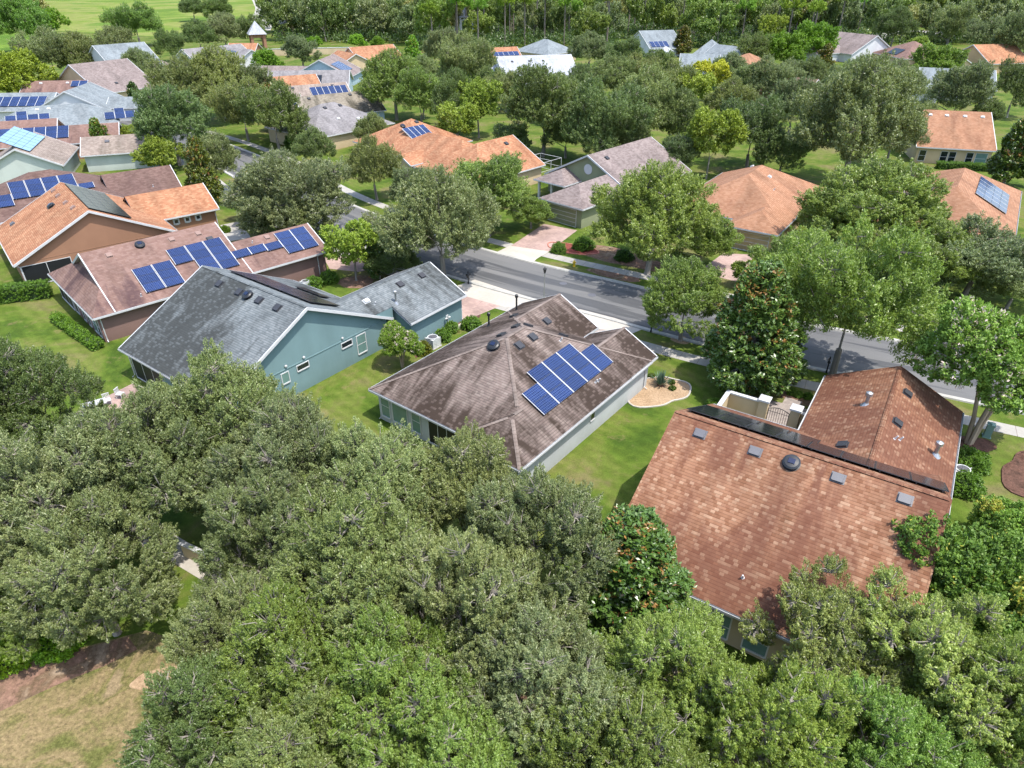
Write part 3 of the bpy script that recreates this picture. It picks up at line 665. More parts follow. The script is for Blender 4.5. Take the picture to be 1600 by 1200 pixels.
h.array(RP, [(0, 0, 1), (1, 0, 1)], 14.5, 1.8, b0=2.0); h.array(RP, [(0, 1, 1), (1, 0, 3), (2, 0, 3)], 18.0, 1.82, b0=.9)
h.vent(RP, 4.2, 6.2, 'tan'); h.vent(RP, 7.2, 6.5, 'dome'); h.vent(RP, 10.2, 6.3, 'tan'); h.vent(RP, 12.9, 6.25, 'tan'); h.vent(RP, 19, 3.7, 'tan'); h.vent(RP, 17.2, 3.5, 'stub'); h.vent(RP, 4.6, .9, 'stub'); h.vent(RP, 13.6, 5.2, 'box')
h.window(('v', -1, .43), 8.9, 2.1, 1.3, .5, 1, 1)
wp = ('u', -1, .43)
for a in (1.2, 2.4, 4.3, 5.9): h.window(wp, a, 1.3, .7 if a != 2.4 else 1.2, 1.9, 1, 2, 'glass_aqua' if a == 2.4 else 'glass')
h.window(wp, 8.3, 1.3, 1.0, 1.9, 1, 1, 'screen'); h.window(wp, 11.7, 1.3, 4.4, 2.2, 3, 1, 'screen')
h.spout(.6, .38, 0, -.3); h.spout(22.8, .38, 0, -.3)

# --- brown-walled house with orange roof
h = House('brown stucco gable house with bright orange shingle roof on the left', (-52.44, 67.11), 39.8, RF['rust'], WL['brown'])
h.wing(0, 16.7, 0, 14.6, 'v', 'g', 'g'); h.wing(14, 23.6, 5.6, 14.8, 'u', 'n', 'g'); h.done()
LPp = ('u', 1, 0.0)
h.vent(LPp, 13.3, 7.2, 'tan'); h.vent(LPp, 10.6, 7.2, 'tan'); h.vent(LPp, 6.8, 7.3, 'tan'); h.vent(LPp, 3.8, 7.5, 'tan'); h.vent(LPp, 8.8, 6.0, 'dome'); h.vent(LPp, 12, 1.9, 'grey')
h.array(('u', -1, 16.7), [(i, 2, 4) for i in range(7)], .8, 1.8, b0=14.3, kind='cells_dark')
h.window(('v', -1, .44), 2.9, 1.2, 4.6, 2.1, 2, 1, 'screen')
for a in (18.2, 19.55, 20.9): h.window(('v', -1, 6.05), a, 2.05, .42, .42, 1, 1, fr=.18)
b = MB(); b.b2(.5, 16.2, .40, .45, 2.66, 2.74); b.build('wall_band', WL['brown'], h.root)
h.spout(.5, .4, -.3, -.2); h.spout(23.1, 6.0, .2, -.2)

# --- green house across the street
h = House('sage green house with grey brown roof and round white gable vent across the street', (21.8, 98.93), 47.0, RF['brown'], WL['sage'])
h.wing(-8.0, 8.2, 0, 15.6, 'u', 'g', 'g'); h.wing(-11.6, 0, 8.9, 14.6, 'u', 'h', 'h', walls=False); h.wing(-18.2, -4, .4, 7.9, 'u', 'h', 'h'); h.done()
b = MB(); b.lathe([(0, .06), (.72, .05), (.72, 0)], 24, c=(-7.6, 7.8, 4.6), M=Matrix.Rotation(-pi / 2, 3, 'Y')); b.build('gable_vent', M['white'], h.root)
h.window(('u', -1, -17.75), 4.2, 1.15, 4.9, 2.2, 1, 4, 'sagedoor', name='garage_door')
for v_ in (14.0, 11.6, 9.3): h.slab('porch_column', 'white', -11.2, -10.9, v_ - .15, v_ + .15, 0, 2.6)
h.vent(('v', 1, 0.0), -5.2, 6.4); h.spout(7.7, .4, .3, 0); h.spout(8.9, .4, .3, 0) if 0 else None

# --- houses built from two photographed eave corners
def hpx(label, A, B, W, roof, wall, axis='u', e=('g', 'g'), L=None, ext=0.0, wings=(), slope=S, ze=2.75):
    a, b_ = at(*A, ze), at(*B, ze); d = (b_ - a); yaw = math.degrees(math.atan2(d.y, d.x)); L = L or d.length
    h = House(label, (a.x, a.y), yaw, RF[roof], WL[wall], slope=slope, ze=ze)
    h.wing(0 - ext, L, min(0, W), max(0, W), axis, *e)
    for wg in wings: h.wing(*wg)
    h.done(); h.L = L; return h
h = hpx('peach orange hip roofed house with yellow garage behind the street oak', (1133, 352), (1185, 362), 8, 'terra2', 'yellow', 'v', ('h', 'h'), L=6.3, wings=[(-8.6, 6.2, 3, 23.4, 'v', 'h', 'h')])
h.vent(('u', 1, -8.6), 18.0, -3.0, 'white'); h.vent(('u', -1, 6.2), 14.0, .6, 'white'); h.vent(('u', -1, 6.2), 11.0, 2.2, 'stub')
h.window(('v', -1, .45), 3.0, 1.15, 4.6, 2.1, 1, 4, 'yellowdoor', name='garage_door')
h = House('dark red roofed house with stepped blue solar array behind the brown gable house', at(285, 293, 2.75)[:2], 37 + 180, RF['maroon'], WL['mauve'])
h.wing(0, 9, -9.0, 0, 'u', 'g', 'n'); h.wing(7, 24.5, -12.5, 2.5, 'u', 'h', 'h'); h.done()
h.array(('v', -1, 2.5), [(i, 1, 3) for i in range(4)] + [(-1, 1, 1)] + [(4, 0, 2), (5, 0, 2)], 12.3, 1.86, b0=.3)
h.vent(('v', -1, 2.5), 22.5, -3.0, 'dome'); h.vent(('v', -1, 0.0), 3.5, -1.0, 'stub')
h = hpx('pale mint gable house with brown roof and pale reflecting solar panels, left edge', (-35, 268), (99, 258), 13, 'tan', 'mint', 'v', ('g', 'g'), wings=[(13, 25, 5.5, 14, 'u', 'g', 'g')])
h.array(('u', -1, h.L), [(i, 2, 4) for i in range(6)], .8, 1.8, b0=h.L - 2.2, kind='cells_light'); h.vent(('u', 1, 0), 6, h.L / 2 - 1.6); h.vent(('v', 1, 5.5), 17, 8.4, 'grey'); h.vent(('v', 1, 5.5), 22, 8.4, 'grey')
h = hpx('brick red roofed house with two blue solar arrays at the left edge', (-60, 236), (88, 226), 13, 'rose', 'brown', 'u', ('g', 'g'), wings=[(12, 24, 0, 9, 'u', 'g', 'g')])
h.array(('v', 1, 0), [(i, 0, 3) for i in range(6)], 5.2, 1.8, b0=1.4); h.window(('v', -1, .45), 21.5, 1.9, .6, .6, 1, 1, fr=.25)
h = hpx('low grey hip roofed house with scattered blue solar panels, far left', (-16, 206), (186, 190), 12, 'bluegrey', 'mint', 'u', ('h', 'h'))
h.array(('v', 1, 0), [(0, 1, 2), (1, 0, 4), (2, 0, 3), (3, 0, 3), (9, 0, 2), (10, 0, 3), (11, 0, 2)], 2.6, 1.86, b0=.7); h.vent(('v', 1, 0), 8, 5, 'white'); h.vent(('v', 1, 0), 10, 5, 'white')
h = hpx('grey roofed house with large white gable facing the camera, far left', (50, 174), (168, 172), 13, 'bluegrey', 'white', 'v', ('g', 'g'), wings=[(-16, 3, 1, 12, 'u', 'h', 'g'), (14, 23, 2, 9, 'u', 'g', 'g')])
h.array(('v', 1, 1), [(i, 1, 3) for i in range(7)], -11, 1.8, b0=1.2)
h = hpx('small brick red roof with one solar panel group, far left', (27, 152), (128, 150), 11, 'rose', 'pink')
h.array(('v', 1, 0), [(0, 2, 2), (1, 2, 2)], 11, 1.8, b0=1.2); [h.vent(('v', 1, 0), x, 4.6, 'white') for x in (4, 10, 14)]
h = hpx('brown roofed house with cream gable wall, far left', (82, 134), (158, 147), 15, 'brown', 'cream', 'v', ('g', 'g'))
h.vent(('u', -1, h.L), 6, h.L - 3)
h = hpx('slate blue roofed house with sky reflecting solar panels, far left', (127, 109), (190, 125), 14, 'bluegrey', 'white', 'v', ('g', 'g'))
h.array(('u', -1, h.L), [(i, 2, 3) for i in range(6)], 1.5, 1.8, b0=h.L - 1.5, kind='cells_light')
h = hpx('grey brown hip roofed house behind the left oaks', (172, 114), (280, 104), 14, 'brown', 'cream', 'u', ('h', 'h'))
h = hpx('white gable house with grey roof and small solar array, far left beyond the oaks', (272, 90), (302, 94), 22, 'grey', 'white', 'v', ('g', 'g'), wings=[(8, 26, 6, 18, 'u', 'g', 'g')])
h.array(('v', 1, 6), [(i, 1, 2) for i in range(3)], 15, 1.8, b0=7.5)
h = hpx('long low orange walled building far beyond the left oaks', (352, 82), (398, 82), 10, 'rust', 'brown')
h = hpx('pale blue gable house with brown roof and bright blue solar panels', (455, 119), (548, 120), 14, 'brown', 'blue', 'v', ('g', 'g'), wings=[(-10, 4, 1, 9, 'u', 'g', 'g')])
h.array(('u', -1, h.L), [(i, 1, 4) for i in range(4)], 1.2, 1.8, b0=h.L - .8)
h = hpx('slate grey roof with dark solar panels behind the orange roof', (402, 136), (545, 134), 12, 'grey', 'blue', 'u', ('g', 'g'))
h.array(('v', 1, 0), [(0, 0, 2), (1, 0, 3), (2, 0, 3)], 10.5, 1.8, b0=1.0, kind='cells_dark')
h = hpx('cream gable house with salmon orange roof, far centre left', (562, 96), (632, 90), 14, 'rust', 'cream', 'u', ('g', 'g'), wings=[(-7, 3, -2, 11, 'v', 'g', 'g')])
h = hpx('plain orange roofed house left of the tan roof with solar panels', (396, 152), (508, 143), 13, 'rust', 'cream', 'u', ('g', 'g'))
h = hpx('tan roofed house with a small blue solar array, centre left', (448, 167), (556, 158), 13, 'tan', 'blue', 'u', ('g', 'g'), wings=[(-5, 4, 0, 8, 'u', 'g', 'g')])
h.array(('v', 1, 0), [(i, 0, 3) for i in range(6)], 6.5, 1.4, b0=2.4, pw=1.3); [h.vent(('v', 1, 0), x, 5.6, 'box') for x in (3, 12)]
h = hpx('moss stained tan roof with tiny pale blue gable', (478, 186), (604, 172), 13, 'moss', 'blue', 'u', ('g', 'g'), wings=[(-2.2, 2, 4.2, 8.8, 'u', 'g', 'h', 3.6)])
[h.vent(('v', 1, 0), x, 5.6, 'box') for x in (3, 12)]
h = hpx('grey brown hip roof with cream wall behind the solar orange roof', (489, 217), (575, 200), 16, 'grey', 'cream', 'u', ('h', 'h'), L=19)
[h.vent(('v', 1, 0), x, y, 'white') for x, y in ((8.5, 3.6), (12.5, 2.8))]; [h.vent(('v', 1, 0), x, 6.8, 'box') for x in (8, 11.5)]
h = House('long orange roofed house with blue solar array and screened porch, beside the green house', at(852, 257, 2.75)[:2], 227, RF['rust'], WL['cream'])
h.wing(0, 15, -14, 0, 'u', 'g', 'h'); h.wing(-4, 11, -35.5, -20.5, 'u', 'h', 'h'); h.wing(.5, 12.5, -26, -6, 'v', 'h', 'h'); h.wing(8, 15, -20, -14.8, 'u', 'n', 'g'); h.done()
h.array(('v', -1, -20.5), [(i, 0, 5) for i in range(4)], 2.6, 1.18, b0=-21.2, pw=1.1); h.window(('v', 1, -20.93), 7.6, 1.6, 1.2, 1.1, 2, 1); h.vent(('v', -1, -20.5), 6.6, -26.6, 'dome'); h.vent(('v', -1, -20.5), 3.2, -27.0, 'box'); h.vent(('v', -1, 0.0), 3.0, -5.6, 'box')
sp = MB()
for x in (0, -2.6, -5.2):
    for y in (-1.0, -5.5): sp.tube([(x, y, 0), (x, y, 2.7)], .045, 5)
for z in (1.3, 2.7):
    for y in (-1.0, -5.5): sp.tube([(0, y, z), (-5.2, y, z)], .035, 5)
    for x in (-2.6, -5.2): sp.tube([(x, -1.0, z), (x, -5.5, z)], .035, 5)
sp.build('porch_cage', M['white'], h.root)
h.slab('porch_screen', 'screen', -5.1, -.1, -5.4, -1.1, .02, 2.55) if 0 else None
h = hpx('blue grey hip roofed house, far centre', (803, 79), (868, 87), 15, 'bluegrey', 'cream', 'u', ('h', 'h'), L=17)
h = hpx('large house with very pale grey roof behind the centre oaks', (786, 120), (905, 116), 17, 'palegrey', 'white', 'u', ('g', 'g'), wings=[(-3, 8, 8, 18, 'u', 'g', 'g')])
[h.vent(('v', 1, 0), x, 6, 'box') for x in (4, 9, 13)]
h = hpx('salmon roofed house with blue solar panels, far centre', (770, 90), (816, 88), 10, 'rust', 'white', 'u', ('g', 'g')); h.array(('v', 1, 0), [(i, 0, 2) for i in range(5)], .6, 1.8, b0=.5)
h = hpx('small slate roofed house with solar panels beside the palm', (978, 68), (1016, 77), 14, 'bluegrey', 'white', 'v', ('g', 'g')); h.array(('u', -1, h.L), [(i, 0, 3) for i in range(4)], 1, 1.8, b0=h.L - 1)
h = hpx('small white gabled house right of the palm', (1020, 83), (1046, 84), 10, 'palegrey', 'white', 'v', ('g', 'g'))
h = hpx('pale grey hip roofed house, far centre right', (1082, 84), (1124, 86), 16, 'bluegrey', 'white', 'u', ('h', 'h'))
h = hpx('long low pale grey roof below the far centre right hip roof', (1060, 104), (1124, 106), 12, 'bluegrey', 'white', 'u', ('g', 'g'))
h = hpx('grey roofed house with white gable facing right, far centre right', (1150, 92), (1186, 88), 14, 'bluegrey', 'white', 'v', ('g', 'g'))
h = hpx('small salmon roof peeping between trees right of the white gable', (1174, 106), (1212, 100), 12, 'terra2', 'cream', 'u', ('h', 'h'))
h = hpx('white house with brown roof and big white gable, upper right', (1331, 85), (1398, 80), 17, 'brown', 'white', 'v', ('g', 'g'), wings=[(-11, 3, 5, 14, 'u', 'g', 'g')])
h = hpx('dark red roofed house with solar panels and open porch, upper right', (1362, 82), (1412, 92), 17, 'rose', 'cream', 'u', ('h', 'h'), wings=[(10, 32, 4, 14, 'u', 'h', 'g')])
h.array(('v', 1, 0), [(i, 0, 3) for i in range(3)], 7.0, 1.8, b0=1.0, kind='cells_dark'); h.window(('v', -1, .44), 7, 1.2, 5, 2.1, 2, 1, 'screen')
h = hpx('yellow gable house with orange roof, upper right', (1481, 89), (1547, 100), 15, 'rust', 'yellow', 'v', ('g', 'g'))
h.window(('v', -1, .44), 4.5, 1.2, 5, 2.0, 4, 1, 'screen'); h.window(('v', -1, .44), h.L - 3, 1.3, 1.6, 1.4, 2, 1)
h = hpx('house with pale blue grey roof behind the round oak, upper right', (1436, 136), (1558, 142), 15, 'bluegrey', 'white', 'u', ('g', 'g'), wings=[(-5, 4, -7, 3, 'u', 'g', 'g')])
h = hpx('cream house with terracotta gable roof and a row of white windows behind a hedge, right', (1432, 229), (1558, 236), 17, 'terra2', 'cream', 'u', ('g', 'g'), slope=.55)
for a in (1.4, 4.8, 6.1, 8.8, 10.6): h.window(('v', -1, .44), a * h.L / 12.5, 1.25, 1.0 if a < 10 else 1.7, 1.7, 1, 2, 'glass_aqua' if a > 10 else 'glass')
for a in (2.6, 5.3, 8.2, 11): h.vent(('v', 1, 0), a * h.L / 12.5, 7.3, 'white')
pk = at(1508, 262, 6.45); h = House('orange hip roofed house with blue solar panels at the right edge', (pk.x, pk.y), -34, RF['terra2'], WL['cream'])
h.wing(-7.4, 7.4, -18, 7.4, 'v', 'h', 'h'); h.done(); h.array(('u', -1, 7.4), [(i, 0, 4) for i in range(5)], -9.0, 1.86, b0=5.9)
h = hpx('small pink walled house between the oaks, upper right', (1262, 146), (1288, 138), 14, 'rose', 'pink', 'v', ('g', 'g'), wings=[(-4, 3, 4, 16, 'v', 'g', 'g')])
h = hpx('orange brown roofed house in the far trees by the pale road', (1427, 31), (1466, 37), 20, 'terra2', 'brown', 'u', ('h', 'h'))
h = hpx('salmon roofed house among the far trees, top centre', (515, 24), (572, 20), 30, 'terra2', 'cream', 'u', ('h', 'h'))
h = hpx('long white roofed hall at the top edge, centre left', (510, 8), (600, 6), 22, 'palegrey', 'white', 'u', ('h', 'h'))

# ------------------------------------------------------------------ trees
def leaf_mesh(name, C, AX, n_per, spread, ll, lw, rng, mats, tint, spec=None, flat=.9, radial=1.0, elong=1.8):
    """C: tuft centres (n,3); AX: outward axes (n,3); n_per leaves for every tuft"""
    n = len(C); N = n * n_per
    c = np.repeat(C, n_per, 0); ax = np.repeat(AX, n_per, 0)
    t = rng.uniform(-1, 1, (N, 1)); j = rng.normal(0, 1, (N, 3)); j /= np.linalg.norm(j, axis=1, keepdims=True) + 1e-9
    j *= rng.uniform(.15, 1, (N, 1)) ** .5
    taper = np.clip(1.05 - .55 * t, .3, 1.5)
    p = c + ax * t * spread * elong * .5 + j * spread * taper
    d = ax * radial + rng.normal(0, .75, (N, 3)); d /= np.linalg.norm(d, axis=1, keepdims=True)
    nr = rng.normal(0, .75, (N, 3)) + np.array([0, 0, 1.2]) + ax * flat; s = np.cross(d, nr); s /= np.linalg.norm(s, axis=1, keepdims=True) + 1e-9
    L = ll * rng.uniform(.65, 1.25, (N, 1)); W = lw * rng.uniform(.7, 1.2, (N, 1))
    V = np.empty((N, 4, 3)); V[:, 0] = p - d * L * .5; V[:, 1] = p + s * W * .5 - d * L * .02; V[:, 2] = p + d * L * .5; V[:, 3] = p - s * W * .5 - d * L * .02
    me = bpy.data.meshes.new(name); me.vertices.add(N * 4); me.loops.add(N * 4); me.polygons.add(N)
    me.vertices.foreach_set('co', V.reshape(-1).astype(np.float32)); me.loops.foreach_set('vertex_index', np.arange(N * 4, dtype=np.int32))
    me.polygons.foreach_set('loop_start', np.arange(0, N * 4, 4, dtype=np.int32)); me.polygons.foreach_set('loop_total', np.full(N, 4, dtype=np.int32))
    col = np.zeros((N, 4)); tn = np.repeat(tint, n_per) * .6 + rng.uniform(0, 1, N) * .55; col[:, 0] = np.clip(tn, 0, 1); col[:, 3] = 1
    if spec is not None: col[:, 1] = (rng.uniform(0, 1, N) < np.repeat(spec, n_per)) * rng.uniform(.6, 1, N)
    at_ = me.color_attributes.new('c', 'FLOAT_COLOR', 'POINT'); at_.data.foreach_set('color', np.repeat(col, 4, 0).reshape(-1).astype(np.float32))
    me.update(); me.validate()
    for m_ in mats: me.materials.append(m_)
    return me

def lobes_for(shape, rng, n):
    if shape == 'cone':
        L = []
        for i in range(n):
            z = (i + rng.uniform(0, 1)) / n; r = (1 - z) ** .5 * .64 * rng.uniform(.85, 1.12) + .02; a = i * 2.4 + rng.uniform(-.5, .5); q = rng.uniform(.55, 1) * r
            L.append((q * cos(a), q * sin(a), .35 + z * 2.05, rng.uniform(.2, .3) * (1.15 - .5 * z)))
        return np.array(L)
    zr, zc, base = {'oak': (.84, 1.06, .235), 'tall': (1.0, 1.35, .3), 'vase': (.8, 1.35, .28), 'round': (.8, .85, .3), 'pine': (.8, 3.6, .34), 'sparse': (.8, 1.06, .17)}[shape]
    L = []; k = 0
    while len(L) < n:
        v = rng.normal(0, 1, 3); v /= np.linalg.norm(v)
        if v[2] < (-.45 if shape in ('vase','pine') else -.62): continue
        q = (rng.uniform(.5, .92) if shape in ('oak', 'sparse') else rng.uniform(.45, .84)) if len(L) > n * .2 else rng.uniform(.1, .5)
        r = base * rng.uniform(.65, 1.25)
        p = v * q * np.array([1, 1, zr]); p[:2] *= rng.uniform(.85, 1.12)
        L.append((p[0], p[1], p[2] + zc, r))
    return np.array(L)

def make_tree(kind, seed, shape, n_l, n_t, n_per, ll, lw, spread, mats, barkm, tr=.05, specf=None, twigs=0, gap=.0, tufts_in=.15):
    rng = np.random.default_rng(seed); L = lobes_for(shape, rng, n_l)
    C = []; A = []; T_ = []; li = []
    cen = L[:, :3].mean(0)
    need = n_t; tries = 0
    while need > 0 and tries < 40:
        tries += 1; m = need * 3
        i = rng.integers(0, len(L), m); w_ = L[i, 3] ** 2; keep = rng.uniform(0, w_.max(), m) < w_; i = i[keep]
        v = rng.normal(0, 1, (len(i), 3)); v /= np.linalg.norm(v, axis=1, keepdims=True)
        rr = L[i, 3:4] * np.where(rng.uniform(0, 1, (len(i), 1)) < tufts_in, rng.uniform(.3, .9, (len(i), 1)), rng.uniform(.85, 1.08, (len(i), 1)))
        P = L[i, :3] + v * rr * np.array([1, 1, .85])
        out = (L[i, :3] - cen) * np.array([1, 1, 1]); out /= np.linalg.norm(out, axis=1, keepdims=True) + 1e-6
        ok = (v * out).sum(1) > -.35
        ok &= v[:, 2] > -.75
        D = np.linalg.norm(P[:, None, :] - L[None, :, :3], axis=2) / L[None, :, 3]; D[np.arange(len(i)), i] = 9
        ok &= (D.min(1) > .72) | (rng.uniform(0, 1, len(i)) < .12)
        P, v, i = P[ok], v[ok], i[ok]
        C.append(P); ax = v * .55 + out[ok] * .4 + np.array([0, 0, .75 if shape in ('oak', 'sparse') else .45]); A.append(ax / np.linalg.norm(ax, axis=1, keepdims=True)); li.append(i); need -= len(P)
    C = np.concatenate(C)[:n_t]; A = np.concatenate(A)[:n_t]; li = np.concatenate(li)[:n_t]
    if shape in ('oak', 'sparse', 'tall', 'round'):
        pk = rng.uniform(0, 1, (len(C), 1)); C = C + A * np.where(pk < .16, rng.uniform(.03, .13, (len(C), 1)), 0)
    lobe_t = rng.uniform(.1, .9, len(L)); tint = np.clip(lobe_t[li] * .6 + rng.uniform(0, 1, len(li)) * .5, 0, 1)
    zn = (C[:, 2] - C[:, 2].min()) / np.ptp(C[:, 2])
    sp = None
    if specf == 'mag': sp = np.where(rng.uniform(0, 1, len(li)) < (.02 + .3 * zn ** 2), .55, .02)
    if specf == 'flower': sp = np.where((rng.uniform(0, 1, len(li)) < .16 * (zn > .25)), .65, .0)
    if specf == 'autumn': sp = np.where(lobe_t[li] > .82, .7, .02)
    if specf == 'crown_orange': sp = np.where(lobe_t[li] > .62, .35, .02)
    me = leaf_mesh(kind + '_crown', C, A, n_per, spread, ll, lw, rng, mats, tint, sp, elong=2.9 if shape in ('oak', 'sparse') else 1.8)
    # trunk and limbs
    b = MB(); zb = {'cone': .35, 'pine': 3.1}.get(shape, L[:, 2].min() * .62)
    multi = shape == 'vase'
    if shape in ('pine', 'cone'):
        zt = 2.3 if shape == 'cone' else 3.9
        b.tube([(0, 0, -.05), (.01, .01, zb), (.0, .02, zt)], [tr, tr * .75, tr * .25], 7)
        for k in range(10 if shape == 'pine' else 0):
            l = L[k % len(L)]; z0 = zb + (l[2] - zb) * .5; b.tube([(0, 0, z0), (l[0] * .6, l[1] * .6, l[2])], [tr * .3, tr * .1], 4, cap=False)
        if shape == 'pine':
            for k in range(6):
                a = rng.uniform(0, 6.28); z0 = rng.uniform(1.6, 3.2); r_ = rng.uniform(.2, .45); b.tube([(0, 0, z0), (r_ * cos(a), r_ * sin(a), z0 + .1)], [tr * .2, tr * .05], 4, cap=False)
    else:
        if multi:
            st = []
            for k in range(5):
                a = 2 * pi * k / 5 + rng.uniform(-.3, .3); st.append(Vector((.2 * cos(a), .2 * sin(a), zb + .35)))
                b.tube([(.03 * cos(a), .03 * sin(a), -.03), (.07 * cos(a), .07 * sin(a), zb * .6), st[-1]], [tr * .6, tr * .5, tr * .36], 6)
        else:
            top = Vector((rng.uniform(-.04, .04), rng.uniform(-.04, .04), zb)); st = [top]
            b.tube([(0, 0, -.05), (.0, 0, .04), top * .55, top], [tr * 1.5, tr * 1.05, tr * .92, tr * .85], 8)
        lim = []
        order = sorted(range(len(L)), key=lambda i: np.linalg.norm(L[i, :2]))
        for i in order:
            p = Vector(L[i, :3]); src = min(st, key=lambda q: (q - p).length); r0 = tr * .34; m = None
            best = src
            for (q, rq) in lim:
                if (q - p).length < (best - p).length * .85 and (q - src).length < (p - src).length: best = q; r0 = rq * .7
            mid = best.lerp(p, .5) + Vector((rng.uniform(-.04, .04), rng.uniform(-.04, .04), rng.uniform(-.02, .07)))
            b.tube([best, mid, p], [r0, r0 * .8, r0 * .5], 5, cap=False); lim.append((mid, r0 * .8)); lim.append((p, r0 * .55))
        if twigs:
            for i in rng.choice(len(C), min(twigs, len(C)), replace=False):
                p = Vector(C[i]) + Vector(A[i]) * spread * rng.uniform(.0, 1.3); l = Vector(L[li[i], :3])
                mid = l.lerp(p, .55) + Vector(rng.uniform(-.03, .03, 3)); b.tube([l, mid, p], [tr * .19, tr * .12, tr * .05], 3, cap=False)
    tm = b.mesh(kind + '_trunk'); tm.materials.append(barkm)
    ZC = {'cone': 1.35, 'oak': 1.08, 'tall': 1.35, 'vase': 1.35, 'round': .85, 'pine': 3.6, 'sparse': 1.05}[shape]
    return dict(kind=kind, crown=me, trunk=tm, zc=ZC)

PR = {}
def P(key, *a, **k): PR.setdefault(key, []).append(make_tree(*a, **k))
for sd_ in (1, 2, 3):
    P('oakN', 'oak_tree', sd_, 'oak', 60, 3300, 54, .031, .0115, .034, [M['oakleaf']], M['bark'], twigs=900)
P('oakS', 'oak_tree', 7, 'sparse', 64, 2300, 50, .030, .0115, .032, [M['oakleaf']], M['bark'], twigs=1500, tufts_in=.3)
for sd_ in (11, 12, 13):
    P('oakM', 'oak_tree', sd_, 'oak', 56, 2600, 38, .040, .016, .040, [M['oakleaf']], M['bark'], twigs=200)
for sd_ in (21, 22):
    P('oakF', 'oak_tree', sd_, 'oak', 18, 420, 24, .10, .055, .09, [M['oakleaf']], M['bark'])
P('mapleN', 'maple_tree', 31, 'round', 40, 2600, 32, .046, .026, .045, [M['mapleleaf']], M['bark'], specf='autumn', tr=.045)
P('magN', 'magnolia_tree', 41, 'cone', 74, 2200, 26, .075, .032, .055, [M['magleaf']], M['bark'], specf='mag', tr=.06)
P('magM', 'magnolia_tree', 42, 'cone', 30, 700, 22, .12, .05, .08, [M['magleaf']], M['bark'], specf='mag', tr=.06)
P('crepe', 'crape_myrtle', 51, 'vase', 40, 1700, 30, .055, .026, .06, [M['crepeleaf']], M['barktan'], specf='flower', tr=.06)
P('tallM', 'broadleaf_tree', 61, 'tall', 24, 620, 26, .09, .045, .08, [M['mapleleaf']], M['bark'], tr=.04, twigs=60)
P('roundM', 'shade_tree', 65, 'round', 24, 900, 30, .07, .036, .07, [M['mapleleaf']], M['bark'], tr=.05)
for sd_ in (71, 72): P('pine', 'pine_tree', sd_, 'pine', 9, 170, 26, .16, .05, .13, [M['pineleaf']], M['barkpine'], tr=.075, tufts_in=.3)
P('bush', 'shrub', 81, 'round', 16, 420, 24, .13, .07, .10, [M['hedgeleaf']], M['bark'], tr=.05)

rnd = random.Random(4)
counter = {}
def tree(cx, cy, rpx, key, label=None, hue=None, hz=1.0, cat='tree', group=None, name=None, rot=None, base=None, R=None):
    pr = PR[key][counter.get(key, 0) % len(PR[key])]; counter[key] = counter.get(key, 0) + 1
    if base is not None:
        p = at(*base, 0); R = R or rpx * depth(p) / F_PX
    else:
        z = 5.0
        for _ in range(6):
            p = at(cx, cy, z); R_ = R or rpx * depth(p) / F_PX; z = .5 * z + .5 * min(24, pr['zc'] * R_ * hz)
        R = R_; p.z = 0
    return plant(pr, p.x, p.y, R, label, hue, hz, cat, group, name, rot, base is not None)
def clear(x, y, m=.7):
    p = Vector((x, y))
    for O, U, V, u0, u1, v0, v1 in FOOT:
        q = p - O; u, v = q.dot(U), q.dot(V)
        if u0 - m < u < u1 + m and v0 - m < v < v1 + m: return False
    for i in range(len(road) - 1):
        a, b_ = road[i], road[i + 1]; d = b_ - a; t = max(0, min(1, (p - a).dot(d) / d.length_squared)); q = (p - a - d * t).length
        if q < HW + .9 or HW + 2.2 < q < HW + 4.2: return False
    return True
def settle(x, y):
    if clear(x, y): return x, y
    for k in range(1, 60):
        r_ = k * .35; c = [(x + r_ * cos(a), y + r_ * sin(a)) for a in [2 * pi * j / 16 for j in range(16)]]
        c = [q for q in c if clear(*q)]
        if c: return min(c, key=lambda q: abs(q[0] - x))
    return x, y
def plant(pr, x, y, R, label, hue=None, hz=1.0, cat='tree', group=None, name=None, rot=None, fixed=False):
    if y < 260 and 'pine' not in pr['kind'] and not fixed: x, y = settle(x, y)
    r = thing(name or pr['kind'], label, cat, (x, y, 0), rnd.uniform(0, 360) if rot is None else rot, group); r.scale = (R, R, R * hz)
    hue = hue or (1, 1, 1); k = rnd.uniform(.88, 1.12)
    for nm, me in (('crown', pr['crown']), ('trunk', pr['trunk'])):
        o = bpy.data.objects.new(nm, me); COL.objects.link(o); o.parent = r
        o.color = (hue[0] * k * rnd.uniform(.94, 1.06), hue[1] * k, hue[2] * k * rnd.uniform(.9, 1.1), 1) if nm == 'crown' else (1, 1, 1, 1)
    return r
GG = (1.0, 1.0, 1.0)      # grey green
DG = (.72, .82, .58)          # dark green
OL = (1.04, 1.02, .82)       # olive
YG = (1.65, 1.32, 1.15)       # yellow green
BG = (.98, 1.1, .56)       # bright green
